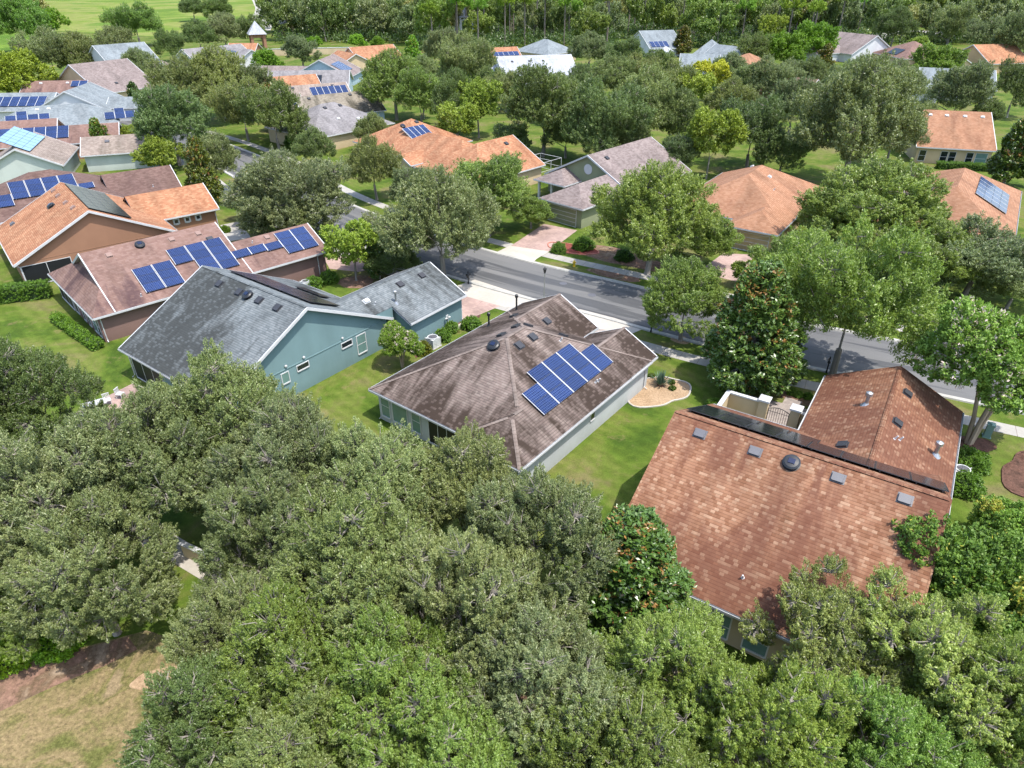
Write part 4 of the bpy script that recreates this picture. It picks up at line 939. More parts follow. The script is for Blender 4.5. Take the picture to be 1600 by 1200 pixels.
FG = [  # foreground oaks
 (35, 625, 80, 'oakN', 'dark green oak at the left edge beside the lawn of the mauve house', DG),
 (55, 795, 120, 'oakN', 'broad oak at the left edge, below the dark green oak by the lawn', GG),
 (215, 735, 108, 'oakN', 'oak just below the patio of the teal house', GG),
 (345, 665, 100, 'oakN', 'oak covering the rear corner of the big grey shingle roof', OL),
 (138, 893, 100, 'oakN', 'wide oak above the dry grass clearing, near the left edge', GG),
 (450, 745, 100, 'oakN', 'oak in front of the teal gable wall', GG),
 (15, 955, 58, 'oakN', 'green oak at the left edge just above the red brown leaf litter', BG),
 (432, 850, 92, 'oakN', 'oak right of the cream path opening', GG),
 (590, 775, 100, 'oakN', 'oak between the teal wall and the taupe house, its top reaching the narrow lawn', GG),
 (725, 775, 92, 'oakN', 'oak hiding the inner corner of the taupe roof', OL),
 (845, 855, 105, 'oakN', 'oak between the taupe house and the orange tipped magnolia', GG),
 (372, 990, 84, 'oakN', 'oak at the upper right rim of the dry grass clearing', GG),
 (560, 895, 120, 'oakN', 'oak in the middle of the near wood, above the stone path', OL),
 (730, 960, 115, 'oakN', 'oak in the middle of the near wood, left of the orange tipped magnolia', GG),
 (455, 1050, 110, 'oakN', 'oak below the broken path, right of the clearing', BG),
 (318, 1135, 98, 'oakN', 'oak jutting left into the dry grass clearing at the bottom', DG),
 (610, 1090, 115, 'oakN', 'oak near the bottom edge beside the patch of bare brown soil', BG),
 (470, 1195, 110, 'oakN', 'oak cut by the bottom edge, left of the bare soil', OL),
 (700, 1215, 110, 'oakN', 'oak cut by the bottom edge, below the path gap', BG),
 (850, 1090, 115, 'oakN', 'oak in the lower middle of the near wood, below the magnolia', GG),
 (960, 1200, 120, 'oakN', 'bright green oak cut by the bottom edge, right of centre', BG),
 (1050, 1070, 100, 'oakN', 'oak in front of the left rear windows of the terracotta house', BG),
 (1290, 985, 115, 'oakS', 'open branched oak against the lower edge of the terracotta roof', (1.2, 1.15, .8)),
 (1440, 1050, 135, 'oakS', 'open branched oak with pale bare limbs, lower right', (1.15, 1.15, .75)),
 (1190, 1150, 115, 'oakN', 'light green oak at the bottom below the terracotta house windows', (1.2, 1.35, .6)),
 (1560, 1130, 110, 'oakN', 'light green oak at the bottom right corner', (1.1, 1.3, .6)),
 (1360, 1190, 110, 'oakN', 'oak cut by the bottom edge under the open branched oaks', (1.0, 1.25, .6)),
 (1492, 928, 112, 'mapleN', 'bright green broadleaf tree over the right corner of the terracotta roof', None),
 (1590, 830, 62, 'mapleN', 'small bright green tree at the right edge beside the curved bed', None),
 (1595, 1000, 70, 'mapleN', 'bright green tree cut by the right edge below the terracotta house', None),
]
for i_, (cx, cy, r_, k, lb, hue) in enumerate(FG):
    j_ = (.92, 1.1, 1.0, 1.16, .97)[i_ % 5]; hue = tuple(c_ * j_ for c_ in (hue or (1, 1, 1)))
    tree(cx, cy, r_ * (1.22 if k == 'oakN' else 1.12), k, lb, hue, hz=1.12 if k == 'oakN' else 1.0)
tree(988, 888, 126, 'magN', 'tall magnolia with orange tipped crown at the left corner of the terracotta roof', None, hz=.72)
tree(1185, 508, 100, 'magN', 'tall dark magnolia with orange tips behind the cream courtyard', None, hz=.84)
MID = [
 (1072, 442, 72, 'oakM', 'small street oak with pale trunk standing in the verge beside the black mailbox', BG, 1.0, (1063, 532)),
 (1315, 455, 118, 'oakM', 'big round green street oak above the orange garage roof', BG, 1.2, (1300, 587)),
 (1015, 345, 106, 'oakM', 'big oak in front of the sage green house', BG, 1.0, None),
 (1375, 335, 115, 'oakM', 'wide oak between the two peach orange hip roofs', BG, .8, None),
 (1530, 400, 95, 'oakM', 'oak at the right edge below the roof with solar panels', GG, .75, None),
 (1525, 555, 98, 'crepe', 'large pink flowered crape myrtle with bare tan trunks, right edge', None, 1.0, (1513, 692)),
 (697, 352, 88, 'oakM', 'grey green street oak overhanging the left part of the road', GG, 1.15, (694, 438)),
 (762, 302, 82, 'oakM', 'oak in front of the orange roof with the screened porch', BG, .9, None),
 (500, 288, 88, 'oakM', 'grey green oak over the bend of the road', GG, .9, None),
 (575, 262, 46, 'oakM', 'dark oak with tan seed tips before the solar orange roof', OL, 1.1, None),
 (548, 372, 42, 'tallM', 'yellow green tree with pale trunk beside the mauve garage', YG, .9, (557, 438)),
 (592, 380, 27, 'magM', 'slim dark magnolia right of the yellow green tree', (.9, .9, .9), 1.15, (594, 436)),
 (415, 320, 34, 'magM', 'magnolia in front of the driveway of the brown house', (1.2, 1.05, 1), 1.1, (414, 366)),
 (325, 268, 32, 'magM', 'bronze leaved magnolia behind the orange garage roof of the brown house', (1.5, 1.1, .8), 1.15, (326, 318)),
 (372, 245, 40, 'oakM', 'oak right of the bronze leaved magnolia', GG, 1.1, None),
 (245, 240, 36, 'roundM', 'light green tree beyond the tan garage roof, left', YG, .9, None),
 (157, 208, 22, 'magM', 'green magnolia beside the small white window of the brick red house', (1.4, 1.3, .8), 1.0, None),
 (193, 212, 24, 'roundM', 'light green bushy tree right of the green magnolia, left', YG, .8, None),
 (258, 140, 56, 'oakM', 'large grey green oak in the left group of four oaks, front left', OL, 1.0, None),
 (340, 125, 56, 'oakM', 'large oak in the left group of four oaks, rear right', OL, 1.0, None),
 (272, 190, 60, 'oakM', 'oak with blue green crown at the front of the left group', (.8, 1, .9), 1.0, None),
 (372, 185, 56, 'oakM', 'dark oak at the right front of the left group', DG, 1.0, None),
 (190, 155, 18, 'magM', 'slim dark magnolia beside the white gable, left', (.6, .7, .6), 1.0, None),
 (464, 205, 20, 'magM', 'narrow dark magnolia left of the grey hip roof', (.8, .9, .8), 1.0, None),
 (615, 128, 58, 'oakM', 'broad green oak right of the tan roofs, centre left', BG, .9, None),
 (655, 150, 44, 'oakM', 'green oak behind the solar orange roof', BG, 1.0, None),
 (660, 148, 22, 'tallM', 'pale yellow green tree between two oaks, centre', YG, 1.1, None),
 (728, 98, 50, 'oakM', 'round grey green oak above the dark oak, centre', GG, 1.0, None),
 (712, 155, 38, 'oakM', 'dark narrow oak, centre', DG, 1.3, None),
 (747, 160, 36, 'tallM', 'pale yellow tree with airy crown in front of the centre oaks', YG, 1.0, None),
 (832, 165, 66, 'oakM', 'big oak with visible trunk on the rear lawn, left of the green gable', DG, 1.0, (848, 245)),
 (930, 170, 66, 'oakM', 'big oak directly behind the sage green house', DG, 1.0, (938, 262)),
 (1012, 165, 60, 'oakM', 'olive oak behind the grey brown roof', OL, 1.05, None),
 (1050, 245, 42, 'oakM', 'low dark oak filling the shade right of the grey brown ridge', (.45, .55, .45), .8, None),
 (1100, 185, 38, 'tallM', 'tall pale yellow green tree with slim trunk on the rear lawn', YG, 1.15, (1103, 280)),
 (1178, 200, 58, 'oakM', 'dark blue green oak right of the tall yellow tree', (.7, .85, .75), 1.0, None),
 (1312, 205, 96, 'oakM', 'very large grey oak right of centre on the rear lawn', (.95, .95, .95), 1.0, (1312, 296)),
 (1500, 145, 54, 'oakM', 'round oak in front of the pale blue grey roof', GG, .9, None),
 (1588, 235, 42, 'magM', 'dark tree at the right edge beside the cream house with white windows', (1, .9, .8), .9, None),
 (1592, 130, 36, 'oakM', 'green oak at the right edge above the rear lawn', DG, 1.3, None),
 (1462, 100, 38, 'roundM', 'bright green tree left of the yellow gable', None, .8, None),
 (1402, 130, 42, 'oakM', 'oak below the dark red roof with the open porch', GG, .9, None),
 (1330, 124, 38, 'oakM', 'oak below the big white gable', GG, .9, None),
 (1215, 120, 40, 'oakM', 'oak left of the small pink walled house', GG, .9, None),
 (1110, 118, 30, 'tallM', 'orange and yellow leaved tree in front of the pale low roof', (2.6, 1.6, .8), .8, None),
 (1290, 90, 20, 'magM', 'bronze magnolia left of the white house, upper right', (1.5, .9, .7), .8, None),
 (1228, 78, 32, 'roundM', 'light green tree above the pink walled house', BG, .9, None),
 (1205, 45, 22, 'tallM', 'yellow tipped tree among the pines', YG, 1.0, None),
 (922, 78, 36, 'oakM', 'oak left of the palm, far centre', GG, .8, None),
 (975, 88, 36, 'oakM', 'oak right of the palm, far centre', DG, .8, None),
 (1068, 62, 20, 'magM', 'orange tinted magnolia beside the far pale roofs', (1.6, .9, .6), .8, None),
 (1030, 95, 26, 'oakM', 'small oak between the far pale roofs', DG, .8, None),
 (1140, 108, 34, 'oakM', 'oak in front of the grey roofed house with the white gable', GG, .8, None),
 (645, 76, 17, 'magM', 'bright green cone shaped tree, far centre', (2, 2.2, .8), .9, None),
 (560, 64, 14, 'roundM', 'round bright green shrub tree left of the far cream wall', (1.4, 1.5, .7), .8, None),
 (588, 66, 12, 'roundM', 'round green tree above the far salmon roof', BG, .8, None),
 (490, 66, 12, 'roundM', 'small bright green round tree before the grey oaks, far centre left', (1.4, 1.5, .7), .8, None),
 (470, 80, 30, 'oakM', 'oak above the brown roofed wing of the pale blue gable house', GG, .8, None),
 (420, 95, 24, 'roundM', 'light green tree at the right of the left oak group', BG, .8, None),
 (22, 120, 46, 'roundM', 'yellow green tree at the left edge above the solar roofs', (1.5, 1.2, .7), .9, None),
 (75, 82, 46, 'oakM', 'oak at the far left between the yellow green tree and the field', GG, .9, None),
 (130, 85, 40, 'oakM', 'oak right of the far left oak pair', OL, .9, None),
 (185, 75, 36, 'oakM', 'grey oak above the slate blue roof, left', GG, .9, None),
 (210, 34, 40, 'oakM', 'lone dense green tree standing in the far meadow', (.8, 1.1, .6), .8, None),
 (300, 12, 22, 'oakM', 'left one of two dark trees in the far meadow by the top edge', DG, .8, None),
 (340, 14, 26, 'oakM', 'right one of two dark trees in the far meadow by the top edge', DG, .8, None),
 (265, 68, 24, 'oakM', 'dark oak on a thin trunk beyond the white gable, left', DG, 1.0, None),
 (310, 55, 28, 'oakM', 'dark oak in the row along the meadow, left end', DG, .9, None),
 (350, 48, 30, 'oakM', 'dark oak in the row along the meadow, middle', GG, .9, None),
 (388, 45, 26, 'oakM', 'dark oak in the row along the meadow, right end', DG, .9, None),
 (25, 30, 50, 'oakM', 'dense green tree in the top left corner', (.7, 1.1, .5), .9, None),
 (72, 34, 26, 'roundM', 'bright green tree beside the top left corner tree', BG, .8, None),
 (690, 75, 34, 'oakM', 'grey oak left of the salmon solar roof, before the far pines', GG, .9, None),
 (742, 108, 30, 'roundM', 'light green tree behind the pale yellow airy tree', BG, .9, None),
 (772, 132, 34, 'oakM', 'oak at the left end of the pale grey roof', DG, .9, None),
 (875, 150, 38, 'oakM', 'oak hiding the right half of the pale grey roof', GG, 1.0, None),
 (960, 128, 44, 'oakM', 'oak above and behind the two oaks at the green house', OL, .9, None),
 (1050, 130, 44, 'oakM', 'oak left of the orange and yellow leaved tree', OL, .9, None),
 (1060, 185, 44, 'oakM', 'oak just left of the tall pale yellow green tree', DG, 1.1, None),
 (885, 205, 42, 'oakM', 'low oak between the two big oaks behind the green house', DG, .9, None),
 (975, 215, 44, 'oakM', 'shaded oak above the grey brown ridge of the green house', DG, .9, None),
 (1145, 160, 44, 'oakM', 'oak right behind the tall pale yellow green tree', OL, .9, None),
 (1240, 165, 46, 'oakM', 'oak touching the left side of the very large grey oak', GG, 1.0, None),
 (1225, 235, 40, 'oakM', 'dark oak low between the blue green oak and the very large grey oak', DG, .9, None),
 (1400, 205, 44, 'oakM', 'oak filling the right side of the very large grey oak', GG, 1.1, None),
 (1440, 195, 30, 'oakM', 'small grey oak at the left gable of the cream house', OL, 1.0, None),
 (1270, 65, 34, 'roundM', 'bright green tree left of the brown roof, upper right', BG, .9, None),
 (1180, 75, 30, 'oakM', 'dark oak between pale gable and pines', DG, .9, None),
 (1545, 175, 26, 'oakM', 'small oak at the right end of the pale blue grey roof', DG, .9, None),
 (1590, 60, 40, 'oakM', 'big oak at the right edge beyond the yellow gable', GG, 1.0, None),
 (1540, 55, 34, 'oakM', 'oak behind the orange roof of the yellow gable house', GG, .9, None),
 (1440, 72, 22, 'roundM', 'round light green tree before the far pale road', YG, .7, None),
 (1400, 40, 30, 'oakM', 'oak left of the far orange brown roof', DG, 1.0, None),
 (1490, 40, 34, 'oakM', 'oak right of the far orange brown roof', GG, 1.0, None),
 (622, 335, 56, 'oakM', 'grey oak over the road just left of the big street oak', GG, .9, (628, 408)),
 (440, 300, 40, 'oakM', 'oak on the far verge behind the magnolia of the brown house', GG, .9, None),
 (560, 320, 46, 'oakM', 'oak between the road bend oak and the yellow green tree', OL, .85, None),
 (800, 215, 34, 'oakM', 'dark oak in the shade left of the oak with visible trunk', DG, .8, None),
 (660, 112, 30, 'oakM', 'oak behind the bright green cone shaped tree', GG, .9, None),
 (912, 128, 30, 'oakM', 'oak at the right gable of the pale grey roof', DG, .9, None),
 (1000, 112, 34, 'oakM', 'oak below the small slate roof beside the palm', OL, .9, None),
 (1085, 140, 30, 'tallM', 'light green airy tree above the tall pale yellow green one', YG, .9, None),
 (1265, 120, 34, 'oakM', 'oak behind the small pink walled house', DG, .9, None),
 (1170, 125, 30, 'oakM', 'oak right of the orange and yellow leaved tree', GG, .9, None),
 (715, 190, 34, 'tallM', 'light airy tree at the foot of the dark narrow oak', YG, .9, None),
 (790, 140, 34, 'oakM', 'oak above and left of the oak with visible trunk', OL, .9, None),
 (215, 105, 34, 'oakM', 'oak between slate blue roof and the left oak group', GG, .9, None),
 (395, 140, 40, 'oakM', 'oak at the right rear of the left oak group', GG, 1.0, None),
 (310, 175, 50, 'oakM', 'oak in the middle of the left oak group', OL, 1.0, None),
 (425, 165, 26, 'magM', 'rust tinted magnolia left of the tan roofs', (1.5, .9, .7), 1.0, None),
 (430, 240, 34, 'oakM', 'dark oak between the road and the narrow magnolia', DG, 1.0, None),
 (640, 300, 50, 'oakM', 'grey green oak between the dark tan tipped oak and the street oak', GG, .9, None),
 (640, 390, 40, 'oakM', 'oak close behind the slim dark magnolia', DG, .8, None),
 (830, 330, 36, 'oakM', 'green oak left of the sage garage', BG, .8, None),
 (1100, 375, 58, 'oakM', 'oak between the small street oak and the yellow garage', BG, .8, None),
 (1440, 400, 80, 'oakM', 'oak filling the space between the round green street oak and the edge', BG, .9, None),
 (1250, 410, 70, 'oakM', 'left shoulder oak beside the round green street oak', BG, .9, None),
 (1300, 340, 60, 'oakM', 'oak touching the right corner of the peach orange hip roof', BG, .8, None),
 (1590, 440, 60, 'oakM', 'oak cut by the right edge above the flowering crape myrtle', GG, .8, None),
 (1572, 310, 30, 'magM', 'dark bushy tree at the right edge below the hedge', (.8, .8, .7), .8, None) if 0 else None,
 (600, 208, 30, 'oakM', 'small green oak before the cream wall of the grey hip roof', OL, 1.0, None),
 (905, 385, 12, 'bush', 'leafy shrub at the red mulch bed', BG, .8, None),
 (1165, 425, 22, 'tallM', 'airy crape myrtle with pale pink flowers behind the street oak', (1.6, 1.3, 1.2), .8, None),
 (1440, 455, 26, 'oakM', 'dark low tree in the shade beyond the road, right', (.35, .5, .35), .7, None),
 (1480, 290, 14, 'oakM', 'small oak tip before the right edge solar roof', BG, .9, None),
]
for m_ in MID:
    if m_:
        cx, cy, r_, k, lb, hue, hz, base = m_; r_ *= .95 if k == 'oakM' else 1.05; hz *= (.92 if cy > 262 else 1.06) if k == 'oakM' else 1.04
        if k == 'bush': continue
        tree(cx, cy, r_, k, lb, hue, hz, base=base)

# ------------------------------------------------------------------ distant wood, one tree at a time
def blocked(x, y, m=0):
    for (x0, y0, x1, y1) in ((795, 74, 910, 125), (765, 82, 820, 98), (970, 62, 1050, 90), (1052, 76, 1218, 112), (1290, 74, 1520, 105), (1475, 86, 1580, 108), (1425, 118, 1562, 150),
                             (1362, 42, 1475, 62), (1415, 27, 1500, 50), (508, 10, 600, 30), (508, 84, 640, 102), (380, 74, 560, 90), (445, 108, 550, 136), (262, 82, 400, 98), (160, 100, 285, 116)):
        if x0 - m < x < x1 + m and y0 < y < y1: return True
    return False
MEADOW = [(88, 52), (330, 66), (420, 50), (436, 20), (440, 0), (400, -60), (-300, -60), (-100, -6), (60, 5)]
def inside(x, y, P):
    c = False
    for i in range(len(P)):
        (x1, y1), (x2, y2) = P[i], P[i - 1]
        if (y1 > y) != (y2 > y) and x < (x2 - x1) * (y - y1) / (y2 - y1) + x1: c = not c
    return c

fb = MB()
def far_ok(x, y): return not inside(x, y, MEADOW) and not blocked(x, y, 6)
def wood(X, y, m=0):
    lim = 82 if 640 < X < 1345 else (68 if X < 640 else 70)
    if X < 120: lim = 42
    elif X < 432: lim = -5
    return y < lim - m and far_ok(X, y)
rng = np.random.default_rng(5); TC = []; TA = []
for _ in range(24000):
    y = rng.uniform(-24, 82); x = rng.uniform(-30, 1640)
    if not wood(x, y): continue
    p = at(x, y); TC.append((p.x, p.y, rng.uniform(.4, 3.0))); a = rng.uniform(0, 6.28); TA.append((.5 * cos(a), .5 * sin(a) - .3, .9))
TC, TA = np.array(TC), np.array(TA); TA /= np.linalg.norm(TA, axis=1, keepdims=True)
me = leaf_mesh('wood_undergrowth', TC, TA, 20, 1.9, 1.1, .5, rng, [M['oakleaf']], rng.uniform(0, 1, len(TC)))
o = bpy.data.objects.new('wood_undergrowth', me); COL.objects.link(o); o.color = (.45, .6, .4, 1)
tag(o, 'dense undergrowth filling the distant wood along the top', 'undergrowth', kind='stuff')
n_p = n_o = 0
rr = random.Random(11)
for y in (79, 72, 66, 60, 54, 48, 42, 36, 30, 24, 18, 12, 6, 0, -6, -12, -19):
    D = at(800, y).y
    R = 7.0 if y > 40 else (8.5 if y > 15 else 12)
    rp = R * F_PX / (D * cos(radians(TILT)) + 16); x = -20 + rr.uniform(0, rp)
    while x < 1640:
        X = x; x += rp * rr.uniform(.95, 1.6); yy = y + rr.uniform(-3, 3)
        if not wood(X, yy): continue
        p = at(X, yy); pine = 640 < X < 1350
        if pine and rr.random() < .55 and n_p < 200:
            n_p += 1; q = rr.uniform(.8, 1.2) * (1.2 if yy < 20 else 1)
            plant(PR['pine'][rr.randrange(2)], p.x, p.y, 4.4 * q, 'slender pine of the far wood, %s, %s' % ('front row' if yy > 62 else ('middle rows' if yy > 24 else 'rearmost at top edge'), 'above the centre oaks' if X < 900 else ('beyond the palm' if X < 1130 else 'left of the white house')), (rr.uniform(1.0, 1.6), rr.uniform(1.15, 1.5), .8), rr.uniform(.95, 1.25), 'pine tree', 'pines of the far wood')
        elif n_o < 299:
            n_o += 1; u = rr.random(); hue = GG if u < .45 else (DG if u < .65 else (BG if u < .9 else YG))
            plant(PR['oakF'][rr.randrange(2)], p.x, p.y, R * rr.uniform(.8, 1.15), '%s broad tree of the distant wood, %s, %s' % ('grey green' if u < .45 else ('dark' if u < .65 else ('fresh green' if u < .9 else 'yellow green')), 'near rim' if yy > 45 else ('middle depth' if yy > 18 else 'by the top edge'), 'left of the pines' if X < 640 else ('right of the pines' if X > 1330 else 'among the pines')), hue, rr.uniform(1.0, 1.35), 'tree', 'broad trees of the distant wood', 'broadleaf_tree')
print('pines', n_p, 'far oaks', n_o)

# ------------------------------------------------------------------ hedges, shrubs, garden plants
rngh = np.random.default_rng(8); M['hedgecore'] = plain('hedge_inner_foliage', (.03, .06, .012), .9)
def hedge_box(name, label, cat, P0, P1, w, h, round_=False, hue=(1, 1, 1), dens=26, leaf=.075, group=None, seed=0):
    """trimmed hedge between two ground points; tufts over its top and sides, and a dark inner core of twigs"""
    P0, P1 = Vector((P0[0], P0[1], 0)), Vector((P1[0], P1[1], 0)); d = P1 - P0; L = d.length; yaw = math.degrees(math.atan2(d.y, d.x))
    root = thing(name, label, cat, P0, yaw, group)
    area = L * h * 2 + L * w + w * h * 2; n = int(area * dens); C = []; A = []
    for _ in range(n):
        u = rngh.uniform(0, area)
        if u < L * w: C.append((rngh.uniform(0, L), rngh.uniform(-w / 2, w / 2), h)); A.append((0, 0, 1))
        elif u < L * w + 2 * L * h: sg = rngh.choice((-1, 1)); C.append((rngh.uniform(0, L), sg * w / 2, rngh.uniform(.05, h))); A.append((0, sg, .3))
        else: e = rngh.choice((0, 1)); C.append((e * L, rngh.uniform(-w / 2, w / 2), rngh.uniform(.05, h))); A.append((e * 2 - 1, 0, .3))
    C, A = np.array(C), np.array(A, float); A /= np.linalg.norm(A, axis=1, keepdims=True); C += rngh.normal(0, .04, C.shape)
    me = leaf_mesh('foliage', C, A, 20, .13, leaf * 1.6, leaf, rngh, [M['hedgeleaf']], rngh.uniform(0, 1, len(C)))
    o = bpy.data.objects.new('foliage', me); COL.objects.link(o); o.parent = root; o.color = (*hue, 1)
    b = MB(); b.b2(.1, L - .1, -w / 2 + .1, w / 2 - .1, 0, h - .12); b.build('stems', M['hedgecore'], root); return root
def shrub(name, label, p, r, h, hue=(1, 1, 1), cat='shrub', leaf=.07, dens=34, flower=0, group=None, mat='hedgeleaf'):
    root = thing(name, label, cat, (p[0], p[1], 0), rnd.uniform(0, 360), group); n = int(4 * pi * r * r * dens * .8) + 30
    v = rngh.normal(0, 1, (n, 3)); v[:, 2] = np.abs(v[:, 2]); v /= np.linalg.norm(v, axis=1, keepdims=True)
    bump = 1 + .12 * np.sin(v[:, 0:1] * 7 + 1) * np.cos(v[:, 1:2] * 6)
    C = v * bump * np.array([r, r, h * .95]) * rngh.uniform(.85, 1.03, (n, 1)) + np.array([0, 0, .05])
    me = leaf_mesh('foliage', C, v, 18, .11, leaf * 1.7, leaf, rngh, [M[mat]], rngh.uniform(0, 1, n), np.full(n, flower) if flower else None)
    o = bpy.data.objects.new('foliage', me); COL.objects.link(o); o.parent = root; o.color = (*hue, 1)
    b = MB(); b.lathe([(r * .15, 0), (r * .7, h * .35), (r * .6, h * .7), (0, h * .85)], 8); b.build('stems', M['hedgecore'], root); return root
hedge_box('hedge', 'long tall trimmed green hedge at the left edge below the brown gable house', 'hedge', at(-60, 480), at(82, 463), 1.1, 1.7, seed=1)
hedge_box('hedge', 'low clipped hedge along the windows of the mauve house', 'hedge', at(88, 500), at(155, 546), .9, .75, hue=(1.1, 1.1, .8))
hedge_box('hedge', 'clipped hedge under the white windows of the cream house at the right', 'hedge', at(1463, 263), at(1556, 268), 1.2, 1.1)
shrub('shrub', 'left one of two clipped shrubs at the mauve garage wall', at(490, 449), .95, 1.2); shrub('shrub', 'right one of two clipped shrubs at the mauve garage wall', at(515, 440), 1.0, 1.25)
shrub('shrub', 'round shrub right beside the white air conditioner of the teal house', at(692, 531), .75, 1.1); shrub('shrub', 'small shrub under the meter of the teal garage wall', at(706, 518), .65, 1.0)
shrub('shrub', 'wide shrub at the front corner of the teal garage', at(736, 512), .95, 1.1); shrub('shrub', 'dark reddish shrub left of the teal house air conditioner', at(662, 552), .7, 1.2, (1.2, .7, .5))
shrub('shrub', 'large clipped shrub right of the orange garage, behind the air conditioner', at(1512, 728), 1.25, 1.25); shrub('shrub', 'large clipped shrub right of the orange garage, in front of the air conditioner', at(1506, 766), 1.15, 1.25)
shrub('clipped_ball_shrub', 'neatly clipped round shrub on the red mulch bed by the pink driveway', at(873, 394), .95, 1.25, leaf=.04, dens=60)
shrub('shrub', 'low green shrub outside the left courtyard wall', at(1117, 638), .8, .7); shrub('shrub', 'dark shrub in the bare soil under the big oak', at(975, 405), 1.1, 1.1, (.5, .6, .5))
shrub('shrub', 'leafy shrub at the right end of the red mulch bed', at(912, 388), 1.3, 1.4)
for i_, (x_, y_) in enumerate(((1236, 615), (1262, 622), (1247, 619))): shrub('low_plant', 'low plant in the brown leaf bed outside the gate', at(x_, y_), .35, .35, group='plants outside the gate')
shrub('shrub', 'bright green shrub mass at the edge of the red leaf litter, lower left', at(95, 1000), 1.5, 1.2, (1.5, 1.5, .8)); shrub('shrub', 'yellow green shrub at the left edge above the red leaf litter', at(15, 1030), 1.2, 1.0, (1.7, 1.5, .7))
shrub('shrub', 'small dark bush on the lawn edge by the driveway of the brown house', at(352, 362), .7, .7, (1, .9, .6))
tree(628, 530, 40, 'crepe', 'small pale flowered crape myrtle in front of the teal wall', (.85, .85, .6), base=(629, 574), R=2.0, hz=.92)
# spiky plant in the shell bed
sp_ = thing('agave', 'spiky blue green agave growing in the pale shell bed', 'plant', at(1032, 602)); b = MB(); r_ = random.Random(3)
for k in range(90):
    a = r_.uniform(0, 6.28); t = r_.uniform(.02, .85); L_ = r_.uniform(.9, 1.5); d = Vector((cos(a) * sin(t), sin(a) * sin(t), cos(t))); s_ = Vector((-sin(a), cos(a), 0)) * .05
    o_ = Vector((cos(a), sin(a), 0)) * .12; m_ = o_ + d * L_ * .5; e_ = o_ + d * L_ + Vector((0, 0, -.15 * t))
    b.face([o_ - s_ * .6, o_ + s_ * .6, m_ + s_, m_ - s_]); b.face([m_ - s_, m_ + s_, e_])
b.build('leaves', plain('agave_leaf', (.12, .2, .13), .5, .4), sp_)
b = MB(); b.lathe([(.3, 0), (.25, .15), (0, .25)], 10); b.build('stem', M['mulch'], sp_)
for i_, (x_, y_) in enumerate(((1018, 589), (1049, 599), (1050, 608))): shrub('low_plant', 'tiny dark tuft plant in the pale shell bed', at(x_, y_), .22, .2, (.6, .5, .4), group='tufts in the shell bed')
# palm
pl = at(945, 68); pm = thing('palm_tree', 'tall palm with drooping crown in front of the far wood', 'palm tree', pl); b = MB(); b.tube([(0, 0, 0), (.1, 0, 6), (0, .1, 12.5)], [.35, .28, .22], 8); b.build('trunk', M['barktan'], pm)
b = MB(); r_ = random.Random(5)
for k in range(42):
    a = r_.uniform(0, 6.28); up = r_.uniform(-.7, 1.0); L_ = r_.uniform(2.4, 3.3); P_ = [Vector((0, .1, 12.5))]; d = Vector((cos(a), sin(a), up)).normalized()
    for q in range(4): P_.append(P_[-1] + d * L_ / 4); d = (d + Vector((0, 0, -.38))).normalized()
    s_ = Vector((-sin(a), cos(a), 0))
    for q in range(4):
        w0, w1 = (.25, .55, .5, .35, .05)[q], (.25, .55, .5, .35, .05)[q + 1]; b.face([P_[q] - s_ * w0, P_[q] + s_ * w0, P_[q + 1] + s_ * w1, P_[q + 1] - s_ * w1])
b.build('crown', plain('palm_frond', (.22, .26, .07), .6), pm)

# ------------------------------------------------------------------ street furniture and garden things
def ac_unit(p, yaw, label, s=1.0):
    r = thing('air_conditioner', label, 'air conditioner', p, yaw)
    b = MB(); w_ = .42 * s
    b.b2(-w_, w_, -w_, w_, .08, .14); 
    for k in range(9): b.b2(-w_, w_, -w_, w_, .16 + k * .085, .16 + k * .085 + .065)
    b.b2(-w_ + .03, w_ - .03, -w_ + .03, w_ - .03, .1, .9)
    for sx in (-1, 1):
        for sy in (-1, 1): b.b2(sx * w_ - .03, sx * w_ + .03, sy * w_ - .03, sy * w_ + .03, .08, .95)
    b.build('cabinet', M['acwhite'], r)
    b = MB(); b.lathe([(w_ * 1.02, .92), (w_ * 1.02, 1.0), (w_ * .86, 1.0), (w_ * .86, .94)], 24); b.build('top_rim', M['acwhite'], r)
    b = MB(); b.lathe([(w_ * .85, .95), (0, .95)], 20); b.lathe([(.1, .95), (.1, .99), (0, 1.0)], 12)
    for k in range(5):
        a = 2 * pi * k / 5; b.face([(0, 0, .965), (w_ * .8 * cos(a), w_ * .8 * sin(a), .96), (w_ * .8 * cos(a + .5), w_ * .8 * sin(a + .5), .975)])
    b.build('fan', M['ventgrey'], r)
    b = MB(); b.b2(-w_ - .1, w_ + .1, -w_ - .1, w_ + .1, 0, .08); b.build('concrete_pad', M['sidewalk'], r); return r
ac_unit(at(677, 541), 52, 'white air conditioner beside the teal garage wall', 1.15); ac_unit(at(479, 452), 44, 'white air conditioner beside the mauve garage wall'); ac_unit(at(1497, 750), -33, 'white air conditioner between the two clipped shrubs right of the orange garage', 1.1)
